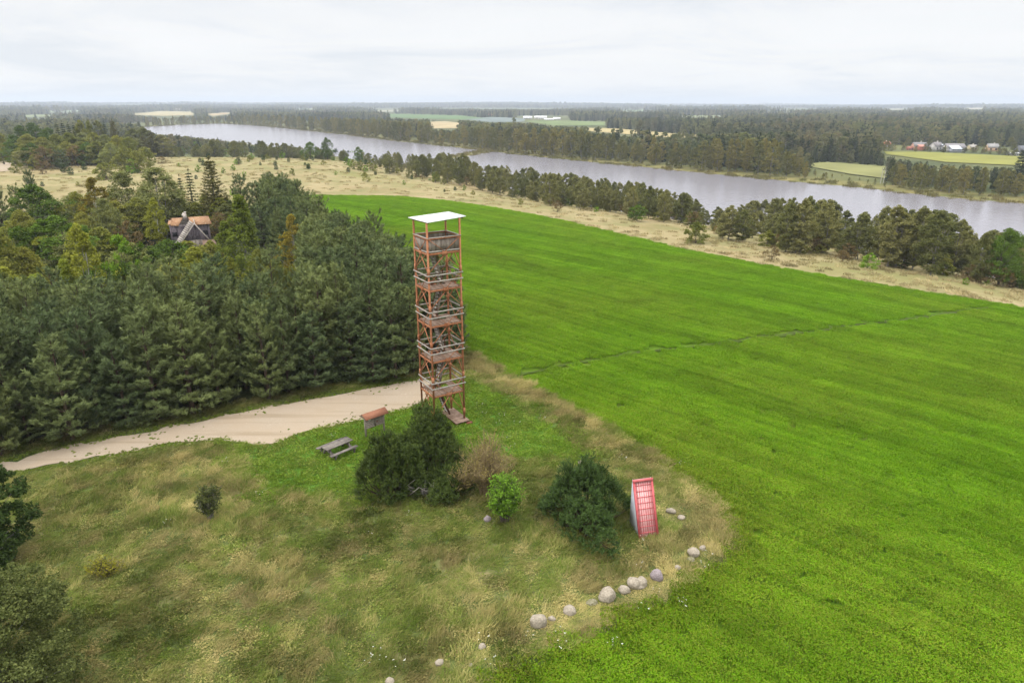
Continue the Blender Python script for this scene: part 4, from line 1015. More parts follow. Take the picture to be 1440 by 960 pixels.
x, y = h1(545, 706); place(mugo(2, 4.3, 1.55, 420, MUGO_B, 1.3), 'mountain_pine', x, y + .7, 'narrow upright dark pine bush nearest the picnic table', 'bush')
x, y = h1(600, 668); place(mugo(3, 4.4, 2.5, 560, MUGO_B, 1.2), 'mountain_pine', x + .1, y + .6, 'wide pine bush growing in front of the tower legs', 'bush')
x, y = h1(628, 700); place(mugo(4, 2.0, 1.6, 260, MUGO_B, .9), 'mountain_pine', x, y + .6, 'low pine bush below the dead branches beside the bare shrub', 'bush')
x, y = h1(577, 690); place(mugo(5, 3.2, 1.15, 220, MUGO_B, 1.2), 'mountain_pine', x, y + .4, 'small upright pine bush between the narrow and the wide one', 'bush')
x, y = h1(838, 668); place(mugo(6, .9, .75, 60, None), 'mountain_pine', x, y, 'low dark juniper like tuft behind the round pine bush', 'bush')
def twiggy(seed, H, Rad, n, twig, leafm, barkm, leaves_per, leaf, lean=0.):
    rng = np.random.default_rng(seed); tk = MB(); cr = MB()
    for k in range(n):
        th = rng.uniform(0, 6.283); sp = Rad * rng.uniform(.05, 1) ** .7; h = H * (1 - .45 * (sp / Rad) ** 2) * rng.uniform(.7, 1.05)
        b = np.array([math.cos(th), math.sin(th), 0]) * sp * .22; e = np.array([math.cos(th) * sp, math.sin(th) * sp, h])
        s = np.linspace(0, 1, 5)[:, None]; p = b + (e - b) * s; p[:, :2] += (-np.array([math.cos(th), math.sin(th)]) * sp * .22)[None] * np.sin(np.pi * s) ; p[0, 2] = -.1
        tk.tube(p, np.linspace(.026, .006, 5), 4, 0, False)
        for j in range(twig):
            u = rng.uniform(.3, 1); q = np.array([np.interp(u, s[:, 0], p[:, i]) for i in range(3)]); d = rng.normal(size=3); d[2] = abs(d[2]) * 1.2 + .35; d /= np.linalg.norm(d); l = rng.uniform(.3, .75) * (1.2 - .4 * u)
            tk.tube([q, q + d * l * .6 + [0, 0, .03], q + d * l], [.010, .008, .004], 3, 0, False)
            m = rng.poisson(leaves_per)
            if m: cr.leaves(q + d * (l * rng.uniform(.2, 1.1, m))[:, None] + rng.normal(0, .04, (m, 3)), leaf, .6, 0, rng)
    return tk.mesh('trunk', [barkm]), cr.mesh('crown', [leafm])
TWIG = weathered('straw_coloured_twigs', (.17, .125, .065), (.32, .245, .13), 2, .9, .1)
GREYTWIG = weathered('dead_grey_wood', (.13, .115, .10), (.26, .235, .21), 3, .9, .1)
OCH = foliage('ochre_leaves', (.13, .115, .045), (.20, .17, .07), None, .3, 1.5)
x, y = h1(684, 706); place(twiggy(11, 4.6, 2.15, 150, 11, OCH, TWIG, 1.1, .11), 'bare_shrub', x, y + 1.0, 'leafless straw coloured shrub right of the pine bushes', 'shrub')
x, y = h1(650, 700); place(twiggy(14, 2.2, 1.2, 50, 8, OCH, TWIG, 2, .12), 'bare_shrub', x, y + .4, 'lower ochre twiggy shrub against the tall bare shrub', 'shrub')
x, y = h1(709, 740); place(twiggy(12, 3.3, 1.15, 90, 12, foliage('fresh_green_leaves', (.075, .155, .018), (.15, .27, .04), None, .35, 2.), BARK, 9, .15), 'green_shrub', x, y + .5, 'bright green leafy shrub in front of the bare shrub', 'shrub')
def dead_branches():
    rng = np.random.default_rng(9); tk = MB()
    for k in range(6):
        a = np.array([rng.normal(0, .2), rng.normal(0, .2), .1]); d = np.array([rng.normal(-.4, .8), rng.normal(-.6, .4), rng.uniform(.3, 1.2)]); l = rng.uniform(.9, 1.7)
        m = a + d * l * .5 + rng.normal(0, .12, 3); e = a + d * l; tk.tube([a, m, e], [.035, .026, .010], 5)
        for j in range(4): q = a + d * l * rng.uniform(.3, .95); f = rng.normal(0, .35, 3); tk.tube([q, q + f * .6, q + f], [.02, .014, .006], 4)
    x, y = h1(607, 700); o = tk.obj('dead_branches', GREYTWIG); o.location = (x, y, z1(x, y) + .2); tag(o, 'bleached dead branches sticking out between the pine bushes', 'branches')
dead_branches()
x, y = h1(297, 730); place(twiggy(21, 2.3, .85, 26, 9, F['goat'], BARK_GREY, 14, .15), 'willow_sapling', x, y, 'small grey green sapling alone in the long grass', 'sapling')
x, y = h1(150, 808); place(twiggy(22, .8, .8, 30, 5, foliage('yellow_herb', (.14, .16, .025), (.27, .25, .04), None, .3, 2.), BARK, 8, .10), 'tansy_clump', x, y, 'yellow flowering herb clump left of the lone sapling', 'plant', sc=(1.5, .8, 1))
def near_goat(seed, H, Rad, mat, leaf, nc, per, lb, x, y):
    m, _ = broadleaf(seed, H, Rad, .02, 'dome', nc, per, leaf, BARK_GREY, mat, .12, .125, 4, .85, False, 26)
    return place(m, 'goat_willow', x, y, lb, 'tree')
x, y = at_d(25, 22.5); near_goat(31, 6.2, 3.9, F['goat'], .13, 520, 130, 'grey green bushy willow filling the bottom left corner', x - .8, y)
x, y = at_d(-30, 31.0); near_goat(32, 7.2, 2.9, foliage('deep_green_leaves', (.016, .032, .010), (.042, .066, .022), None, .18, 1.2), .20, 420, 90, 'dark green tree at the left edge below the road', x, y)
# ------------------------------------------------------------------ the pine plantation
def plantation():
    poly = world([(-260, 705), (-120, 676), (0, 643), (100, 622), (250, 591), (400, 561), (530, 539), (590, 525), (650, 500), (600, 447), (560, 420), (500, 382), (452, 350), (418, 322), (396, 300), (372, 300), (385, 350), (430, 400), (452, 440), (430, 503), (200, 503), (0, 496), (-260, 490)])
    lab = {0: 'blue green pine in the front row along the gravel road', 1: 'blue green pine in the dense rows behind the front row', 2: 'pine on the edge of the green field behind the tower'}
    gr = {0: 'pines in the front row by the road', 1: 'pines inside the plantation', 2: 'pines along the green field'}
    pts = []
    def ok(p, md): return all((p[0] - q[0]) ** 2 + (p[1] - q[1]) ** 2 > md * md for q in pts)
    xs = [p[0] for p in poly]; ys = [p[1] for p in poly]
    rng = random.Random(3)
    for it in range(14000):
        p = (rng.uniform(min(xs), max(xs)), rng.uniform(min(ys), max(ys)))
        q = np.array([p[0]]), np.array([p[1]])
        sd = sdf(*q, poly)[0]
        if sd > -.1 or not ok(p, 2.0): continue
        px, py = proj(p[0], p[1], 5)
        if px < -90: continue
        pts.append(p)
        d = p[1]
        rd = sdf(*q, ROAD)[0]; fd = sdf(*q, FIELD)[0]
        kd = 0 if rd < 4.2 else (2 if fd < 5 else 1)
        h = rng.gauss(9.1, 1.0) - (1.0 if rd < 4 else 0) - (.6 if kd == 2 else 0)
        if d > 95: h *= .95
        tree('pine_tree', p[0], p[1], h, lab[kd], 'tree', gr[kd], wid=rng.uniform(.85, 1.2))
    print('pines', len(pts))
plantation()
rng = random.Random(31); FILL = []
for i in range(58):
    px = rng.uniform(-30, 335); d = rng.choice([70, 76, 84, 92, 104, 112, 122, 134])
    if d < 118 and 222 < px < 316: yt = rng.uniform(346, 380)
    elif 210 < px < 330: yt = rng.uniform(272, 292); d = rng.uniform(130, 142)
    else: yt = {70: 392, 76: 372, 84: 352, 92: 332, 104: 312, 112: 300, 122: 286, 134: 270}[d] + rng.uniform(-6, 14)
    kd = rng.choice(['olive_tree', 'olive_tree', 'willow_tree', 'birch_tree', 'poplar_tree', 'birch_tree'])
    FILL.append((kd, px, yt, d, {'olive_tree': 'olive green tree filling the wood round the ruined house', 'willow_tree': 'grey green tree filling the wood round the ruined house', 'birch_tree': 'yellowish green tree filling the wood round the ruined house', 'poplar_tree': 'pale green pointed tree filling the wood round the ruined house'}[kd], rng.uniform(46, 64) * 90 / d, kd))
# ------------------------------------------------------------------ mixed trees round the ruin (pixel column, top row, metres ahead, crown width seen)
for a in [
 ('pine_tree', 8, 250, 128, 'dark pine at the left edge beside the hill grass', 42, 'pine_tree'),
 ('pine_tree', 36, 262, 132, 'second dark pine just right of the left edge pine', 30, 'pine_tree'),
 ('pine_tree', 54, 240, 150, 'pointed young pine standing out against the hill grass', 24, 'pine_tree'),
 ('broadleaf_tree', 62, 262, 122, 'round bright green broadleaf tree behind the big dark one', 84, 'broadleaf_tree'),
 ('broadleaf_tree', 92, 306, 94, 'big dark green round broadleaf tree left of the ruin', 104, 'broadleaf_tree'),
 ('broadleaf_tree', 45, 318, 92, 'dark green broadleaf tree left of the big dark one', 70, 'broadleaf_tree'),
 ('olive_tree', 12, 314, 80, 'yellowish olive tree at the left edge above the pines', 62, 'olive_tree'),
 ('olive_tree', 52, 350, 82, 'olive tree squeezed between the dark broadleaf trees', 52, 'olive_tree'),
 ('golden_birch', 145, 250, 124, 'yellowing birch left of the grey willows', 46, 'birch_tree'),
 ('willow_tree', 112, 272, 140, 'thin grey green willow left of the yellowing birch', 44, 'willow_tree'),
 ('willow_tree', 186, 243, 134, 'grey green willow right of the yellowing birch', 60, 'willow_tree'),
 ('willow_tree', 232, 238, 131, 'tallest pale grey willow left of the dark spruces', 66, 'willow_tree'),
 ('spruce_tree', 263, 246, 140, 'narrow dark spruce on the left of its pair', 18, 'spruce_tree'),
 ('spruce_tree', 277, 238, 138, 'taller dark narrow spruce left of the brown conifer', 26, 'spruce_tree'),
 ('old_conifer', 308, 222, 134, 'broad brown green old conifer behind the ruined house', 52, 'old_conifer'),
 ('birch_tree', 226, 278, 121, 'slim yellow green birch close left of the ruined house', 30, 'birch_tree'),
 ('olive_tree', 200, 280, 124, 'olive tree below the grey willows', 50, 'olive_tree'),
 ('pine_tree', 345, 246, 132, 'tall blue green pine right of the old conifer', 40, 'pine_tree'),
 ('pine_tree', 366, 256, 140, 'blue green pine second right of the old conifer', 36, 'pine_tree'),
 ('pine_tree', 386, 264, 136, 'blue green pine third right of the old conifer', 40, 'pine_tree'),
 ('pine_tree', 412, 284, 128, 'blue green pine at the corner of the green field', 38, 'pine_tree'),
 ('pine_tree', 372, 290, 122, 'blue green pine behind the tall poplar', 40, 'pine_tree'),
 ('pine_tree', 398, 300, 116, 'blue green pine between the poplar and the field', 42, 'pine_tree'),
 ('pine_tree', 452, 296, 120, 'blue green pine against the far green field', 36, 'pine_tree'),
 ('poplar_tree', 350, 276, 96, 'tall yellow green poplar right of the ruined house', 62, 'poplar_tree'),
 ('poplar_tree', 325, 312, 98, 'shorter yellow green poplar at the ruin corner', 44, 'poplar_tree'),
 ('golden_birch', 418, 302, 95, 'golden green birch among the blue green pines', 44, 'birch_tree'),
 ('birch_tree', 436, 314, 92, 'yellow green birch beside the golden one', 36, 'birch_tree'),
 ('birch_tree', 137, 316, 72, 'tall pale birch rising above the front pines', 66, 'birch_tree'),
 ('poplar_tree', 112, 366, 70, 'bushy yellow green poplar left of the tall pale birch', 54, 'poplar_tree'),
 ('lime_shrub', 180, 332, 88, 'bright lime green bush in the middle of the wood', 52, 'lime_bush'),
 ('shrub', 208, 344, 92, 'dark green elder bush behind the front pines', 60, 'elder_bush'),
 ('shrub', 243, 338, 100, 'wide green elder bush below the ruined house', 70, 'elder_bush'),
 ('shrub', 190, 372, 74, 'dark green bush right of the tall pale birch', 58, 'elder_bush'),
 ('shrub', 226, 384, 72, 'dark green bush just above the front pines', 56, 'elder_bush'),
 ('olive_shrub', 268, 340, 104, 'olive bush right in front of the ruined house', 52, 'olive_bush'),
 ('olive_shrub', 300, 340, 102, 'olive bush under the right corner of the ruined house', 46, 'olive_bush'),
 ('brown_shrub', 186, 312, 112, 'leafless purplish brown bush left of the ruined house', 48, 'brown_bush'),
 ('brown_shrub', 312, 300, 126, 'dull brown bush behind the right end of the ruin', 40, 'brown_bush'),
 ('birch_tree', 268, 366, 74, 'slender yellow green birch top over the front pines', 40, 'birch_tree'),
 ('olive_tree', 300, 372, 76, 'olive green treetop behind the front pines', 52, 'olive_tree'),
 ('birch_tree', 330, 360, 80, 'light birch below the tall poplar', 44, 'birch_tree'),
 ('shrub', 152, 372, 88, 'dark bush behind the tall pale birch', 60, 'elder_bush'),
 ('shrub', 118, 380, 86, 'dark shaded bush under the big dark broadleaf tree', 70, 'elder_bush'),
 ('pale_shrub', 14, 424, 60, 'pale silvery bush at the left edge behind the front pines', 56, 'willow_bush'),
 ('pale_shrub', 66, 412, 64, 'pale silvery bush beside the left edge bush', 40, 'willow_bush'),
 ('olive_tree', 8, 372, 68, 'dull olive tree at the left edge lower row', 70, 'olive_tree'),
 ('olive_tree', 372, 352, 84, 'olive tree between poplar and golden birch', 44, 'olive_tree'),
 ('olive_tree', 396, 366, 78, 'olive treetop under the golden birch', 44, 'olive_tree'),
 ('willow_tree', 160, 280, 112, 'greyish willow in front of the yellowing birch', 40, 'willow_tree'),
 ('olive_tree', 128, 300, 112, 'olive tree right of the big dark broadleaf tree', 40, 'olive_tree'),
] + FILL:
    tree_px(a[0], a[1], a[2], a[3], a[4], a[5], name=a[6], cat='bush' if 'bush' in a[6] else 'tree', group='filling trees of the wood ' + a[0] if 'filling' in a[4] else None)
# ------------------------------------------------------------------ grove on the far left of the hill
G = 'trees of the grove on the left hill'
for a in [('olive_tree', 6, 184, 318, 24), ('broadleaf_tree', 22, 196, 300, 30), ('broadleaf_tree', 38, 178, 330, 38), ('broadleaf_tree', 58, 173, 335, 40), ('broadleaf_tree', 76, 180, 325, 30), ('olive_tree', 46, 190, 300, 34), ('olive_tree', 66, 194, 296, 34), ('olive_tree', 86, 190, 300, 34), ('olive_tree', 104, 188, 300, 32), ('willow_tree', 122, 188, 304, 30), ('olive_tree', 138, 188, 302, 30), ('willow_tree', 154, 190, 300, 30), ('olive_tree', 170, 192, 296, 30), ('olive_tree', 186, 194, 292, 30),
          ('olive_tree', 40, 204, 286, 30), ('alder_tree', 58, 206, 280, 30), ('olive_tree', 78, 204, 284, 30), ('olive_tree', 98, 200, 290, 30), ('olive_tree', 118, 200, 290, 30), ('olive_tree', 140, 200, 288, 30), ('willow_tree', 160, 202, 284, 26),
          ('spruce_tree', 90, 172, 350, 13), ('spruce_tree', 98, 170, 352, 12), ('spruce_tree', 106, 172, 352, 12), ('spruce_tree', 113, 173, 350, 11), ('olive_tree', 122, 171, 356, 20), ('olive_tree', 134, 172, 354, 16), ('alder_tree', 146, 171, 356, 16), ('spruce_tree', 155, 172, 352, 8), ('old_conifer', 167, 168, 348, 20), ('alder_tree', 194, 182, 370, 24), ('alder_tree', 208, 180, 380, 22), ('old_conifer', 218, 184, 372, 22), ('alder_tree', 230, 190, 376, 20), ('alder_tree', 188, 192, 360, 24), ('old_conifer', 206, 190, 366, 24)]:
    lb = {'olive_tree': 'round olive green tree in the grove on the left hill', 'broadleaf_tree': 'large bright green tree at the left of the hill grove', 'willow_tree': 'greyish willow in the grove on the left hill', 'spruce_tree': 'small dark spruce standing at the back of the hill grove', 'alder_tree': 'brownish green tree at the back of the hill grove', 'old_conifer': 'broad dark conifer at the back of the hill grove'}[a[0]]
    tree_px(a[0], a[1], a[2], a[3], lb, a[4], group=G + ' ' + a[0].replace('_', ' '))
for px, py, ht, wpx, kind in [(64, 238, 24, 30, 'brown_shrub'), (50, 236, 26, 24, 'shrub'), (88, 237, 20, 24, 'pine_tree'), (78, 234, 12, 14, 'lime_shrub'), (108, 233, 22, 26, 'brown_shrub'), (128, 232, 24, 30, 'shrub'), (142, 230, 14, 18, 'shrub'), (160, 226, 16, 20, 'brown_shrub'), (51, 239, 16, 14, 'olive_shrub'), (24, 243, 14, 12, 'olive_shrub'), (60, 245, 14, 16, 'brown_shrub'), (180, 243, 28, 30, 'olive_shrub'), (196, 243, 24, 26, 'olive_shrub'), (187, 244, 16, 16, 'lime_shrub'), (210, 236, 22, 16, 'olive_shrub'), (228, 230, 8, 16, 'brown_shrub'), (186, 234, 16, 20, 'shrub'), (150, 252, 18, 30, 'olive_shrub'), (205, 222, 12, 20, 'olive_shrub'), (228, 216, 10, 22, 'lime_shrub'), (246, 214, 10, 20, 'shrub'), (262, 212, 10, 20, 'olive_shrub'), (276, 214, 12, 18, 'lime_shrub'), (286, 211, 10, 16, 'shrub')]:
    x, y = h1(px, py); rg = math.hypot(x, y); h = ht * rg / 960 * 1.03; vs = V[kind]
    base = {'pine_tree': 4.6}.get(kind, 4.3); wid = wpx * rg / 960 / (base * h / vs[0][1])
    tree(kind, x, y, h, {'brown_shrub': 'brown dry bush at the foot of the hill grove', 'shrub': 'dark green bush at the foot of the hill grove', 'pine_tree': 'dark conical young pine at the foot of the hill grove', 'lime_shrub': 'light green bush on the left hill', 'olive_shrub': 'olive green bush on the dry left hill'}[kind], 'bush', 'bushes on the left hill ' + kind.split('_')[0], wid, 'bush' if kind != 'pine_tree' else 'pine_tree')
# saplings dotted over the hill
rng = random.Random(12); rows = []
for px, py, s, k in [(146, 252, 9, 1), (90, 243, 9, 0), (100, 246, 8, 0), (119, 239, 7, 0), (142, 233, 6, 0), (327, 275, 8, 1), (434, 238, 7, 0), (328, 240, 7, 1), (336, 231, 8, 0), (397, 223, 8, 1), (406, 228, 5, 0), (424, 222, 6, 0), (431, 226, 6, 0), (368, 220, 8, 1), (356, 216, 9, 0), (344, 218, 7, 1), (330, 216, 8, 1), (318, 217, 7, 1), (307, 218, 9, 1), (300, 216, 8, 0), (292, 215, 9, 1), (280, 216, 8, 1), (272, 218, 6, 0), (258, 216, 8, 1), (248, 216, 7, 0), (472, 246, 5, 1), (516, 256, 10, 2), (512, 248, 8, 2), (508, 240, 12, 2), (524, 240, 14, 2), (498, 238, 12, 2), (488, 232, 10, 1), (505, 228, 10, 0), (528, 246, 5, 0), (490, 242, 6, 0), (579, 252, 5, 0), (568, 260, 6, 1), (613, 257, 14, 2), (624, 260, 7, 2), (640, 268, 5, 0), (625, 270, 4, 0), (665, 274, 6, 2), (653, 268, 7, 1), (732, 288, 8, 2), (838, 298, 8, 1), (812, 290, 5, 1), (896, 311, 21, 3), (784, 298, 15, 4), (978, 342, 27, 5), (1100, 349, 22, 6), (1084, 366, 18, 6), (1184, 368, 14, 6), (1221, 377, 18, 7), (1358, 400, 8, 1), (1388, 402, 7, 1), (1344, 392, 6, 4), (1056, 326, 14, 5), (1002, 318, 10, 1), (455, 232, 6, 2), (440, 226, 5, 0), (380, 246, 4, 0), (276, 252, 5, 0), (230, 262, 6, 0), (110, 262, 5, 2), (60, 262, 5, 0), (213, 256, 4, 0)]:
    rows.append((px, py, s, k))
for i in range(70): rows.append((rng.uniform(235, 520), 214 + rng.uniform(0, 1) ** 2.5 * 34, rng.uniform(4, 8.5), rng.choice([0, 0, 1, 1, 2])))
LB = {0: ('pine_sapling', 'small dark pine sapling in the dry hill grass'), 1: ('leafy_sapling', 'small light green leafy sapling in the dry grass'), 2: ('olive_sapling', 'small olive sapling in the dry grass strip'), 3: ('shrub', 'compact dark green bush on the dry strip by the lake trees'), 4: ('brown_shrub', 'small rusty yellow bush on the dry strip'), 5: ('olive_shrub', 'rounded yellow green bush at the edge of the green field'), 6: ('brown_shrub', 'thin leafless brown bush on the dry grass strip'), 7: ('lime_shrub', 'bright green round bush on the right dry strip')}
for px, py, s, k in rows:
    x, y = h1(px, py); rg = math.hypot(x, y); h = s * rg / 960 * 1.05
    kd, lb = LB[k]
    lb2 = {(613, 257): 'taller olive bush on the crest of the dry strip', (1056, 326): 'yellow green bush under the lakeside trees', (784, 298): 'rusty orange bush alone on the dry strip', (1344, 392): 'low rusty bush near the right lakeside trees', (1100, 349): 'larger leafless brown bush right of the yellow green bush', (1084, 366): 'slim leafless bush touching the green field edge', (1184, 368): 'small leafless bush left of the bright green bush'}.get((px, py), lb)
    tree(kd, x, y, h, lb2, 'sapling' if k < 3 else 'bush', 'scattered ' + kd.replace('_', ' ') + 's' if lb2 == lb else None, name='sapling' if k < 3 else 'bush')
# ------------------------------------------------------------------ alders along the near lake shore
TOPS = np.array([(515, 214), (545, 212), (580, 217), (605, 215), (640, 214), (654, 217), (664, 226), (690, 232), (720, 232), (745, 234), (765, 242), (790, 242), (820, 246), (850, 248), (880, 252), (905, 258), (935, 264), (960, 268), (982, 282), (992, 300), (1005, 288), (1030, 288), (1060, 280), (1090, 279), (1115, 274), (1140, 280), (1165, 282), (1180, 292), (1190, 308), (1202, 296), (1220, 290), (1250, 290), (1280, 290), (1310, 295), (1335, 300), (1348, 318), (1358, 335), (1372, 326), (1400, 320), (1425, 328), (1436, 352), (1480, 350), (1600, 380)])
BASES = np.array([(505, 222), (520, 232), (560, 246), (600, 253), (640, 260), (700, 272), (760, 287), (850, 297), (900, 304), (960, 316), (1030, 336), (1100, 351), (1200, 365), (1300, 383), (1380, 398), (1440, 408), (1600, 440)])
rng = random.Random(21); nal = 0
px = 512.
while px < 1500:
    dep = None
    sx_, sy_ = on_plane(px, np.interp(px, [a for a, b in near_px], [b for a, b in near_px]), WATER)
    bx, by = h1(px, float(np.interp(px, BASES[:, 0], BASES[:, 1])))
    for row in range(3):
        t = [.05, .45, .85][row] + rng.uniform(-.12, .12)
        p2 = px + rng.uniform(-9, 9)
        x = bx + (sx_ - bx) * t; y = by + (sy_ - by) * t; k = (p2 - px) * y * 1.02 / 960; x += float(k)
        if float(np.maximum(sdf(np.array([x]), np.array([y]), LAKE), -sdf(np.array([x]), np.array([y]), NECK))[0]) < .5: continue
        yt = float(np.interp(p2, TOPS[:, 0], TOPS[:, 1])) + (abs(rng.gauss(0, 5)) if row else abs(rng.gauss(0, 9)))
        g = z1(x, y); h = top_z(p2, yt, y) - g
        h = min(max(h, 3.0), 16.5)
        if row == 0 and rng.random() < .3: h *= .7
        if 1385 < p2 < 1425 and row < 2:
            tree('broadleaf_tree', x, y, h, 'dark green round tree at the right end of the lakeside trees', 'tree', 'dark trees at the right end of the shore', .75); nal += 1; continue
        tree('alder_tree', x, y, h, 'brownish olive alder in the belt along the near lake shore', 'tree', 'alders along the near lake shore', rng.uniform(.8, 1.1) * (1 if h > 7 else 1.3)); nal += 1
    px += max(7, 2.25 * 960 / by)
print('alders', nal)
for i in range(46):                                   # low bushes in front of the alders
    p = rng.uniform(540, 1440); x, y = h1(p, float(np.interp(p, BASES[:, 0], BASES[:, 1])) - rng.uniform(-1, 3))
    k = rng.choice(['olive_shrub', 'brown_shrub', 'shrub', 'brown_shrub'])
    tree(k, x, y, rng.uniform(1.6, 3.6), {'olive_shrub': 'olive bush at the foot of the lakeside alders', 'brown_shrub': 'brown bush at the foot of the lakeside alders', 'shrub': 'green bush at the foot of the lakeside alders'}[k], 'bush', 'bushes under the alders ' + k, name='bush')
for i in range(60):                                   # behind the hill crest, towards the lake
    p = rng.uniform(225, 505); d = rng.uniform(395, 470)
    yt = np.interp(p, [225, 260, 300, 360, 420, 470, 505], [196, 206, 196, 196, 203, 210, 212]) + abs(rng.gauss(0, 5))
    x, y = at_d(p, d); h = min(max(top_z(p, yt, d) - z1(x, y), 3), 13)
    tree('alder_tree', x, y, h, 'brown green tree behind the hill crest by the lake', 'tree', 'trees behind the hill crest', rng.uniform(1., 1.4))
tree_px('broadleaf_tree', 461, 194, 396, 'single taller dark tree standing clear against the lake', 17, name='broadleaf_tree')
tree_px('broadleaf_tree', 437, 200, 392, 'low dark tree left of the single taller lakeside tree', 22, name='broadleaf_tree')
tree_px('shrub', 505, 207, 402, 'small dark tree against the lake right of the single tall one', 14, name='broadleaf_tree')
# ------------------------------------------------------------------ far shore and beyond
def blocked(x, y, g, h):
    b = proj(x, y, g); t = proj(x, y, g + h)
    for c in CLEAR:
        cx_ = [p[0] for p in c]
        for f in (0.02, .25, .5, .75, 1.0):
            q = np.array([b[0] + (t[0] - b[0]) * f]), np.array([b[1] + (t[1] - b[1]) * f])
            if inside(*q, c)[0]: return True
    return False
FT = np.array([(195, 164), (300, 160), (345, 158), (400, 161), (480, 163), (560, 166), (600, 170), (640, 176), (700, 179), (760, 177), (800, 180), (850, 184), (900, 187), (960, 190), (1030, 193), (1090, 196), (1110, 214), (1150, 216), (1165, 232), (1180, 238), (1240, 240), (1250, 228), (1300, 232), (1360, 234), (1440, 240), (1560, 245)])
nfar = 0; rng = random.Random(5)
fp = far_px[::-1]
px = 205.
while px < 1470 and nfar < 285:
    sy = float(np.interp(px, [a for a, b in fp], [b for a, b in fp]))
    x0, y0 = on_plane(px, sy, WATER); x0, y0 = float(x0), float(y0)
    dn_ = np.array([x0, y0]) / math.hypot(x0, y0)
    for row in range(3 if px > 1245 else 2):
        back = rng.uniform(16, 26) + row * rng.uniform(10, 22)
        x, y = x0 + dn_[0] * back + rng.uniform(-3, 3), y0 + dn_[1] * back + rng.uniform(-3, 3)
        if 1170 < px < 1240 and rng.random() < .6: continue
        if px > 1245: back = 14 + row * 9 + rng.uniform(0, 6); x, y = x0 + dn_[0] * back + rng.uniform(-3, 3), y0 + dn_[1] * back + rng.uniform(-2, 2)
        g = z1(x, y); p2, _ = proj(x, y, g); yt = float(np.interp(p2, FT[:, 0], FT[:, 1])) + abs(rng.gauss(0, 4))
        h = min(max(top_z(p2, yt, y) - g, 7 if px > 1245 else 4), 19)
        for f_ in (1, .8, .62, .48, .36):
            if not blocked(x, y, g, h * f_): break
        else: continue
        h *= f_ * (rng.uniform(.72, 1.) if f_ < 1 else 1)
        tree('far_tree', x, y, h, 'tree in the front row of the wood on the far lake shore', 'tree', 'front row trees on the far lake shore', rng.uniform(.8, 1.15), 'birch_tree' if rng.random() < .3 else 'broadleaf_tree'); nfar += 1
    px += max(5.5, rng.uniform(4.6, 6.4) * 960 / y0)
print('far shore', nfar)
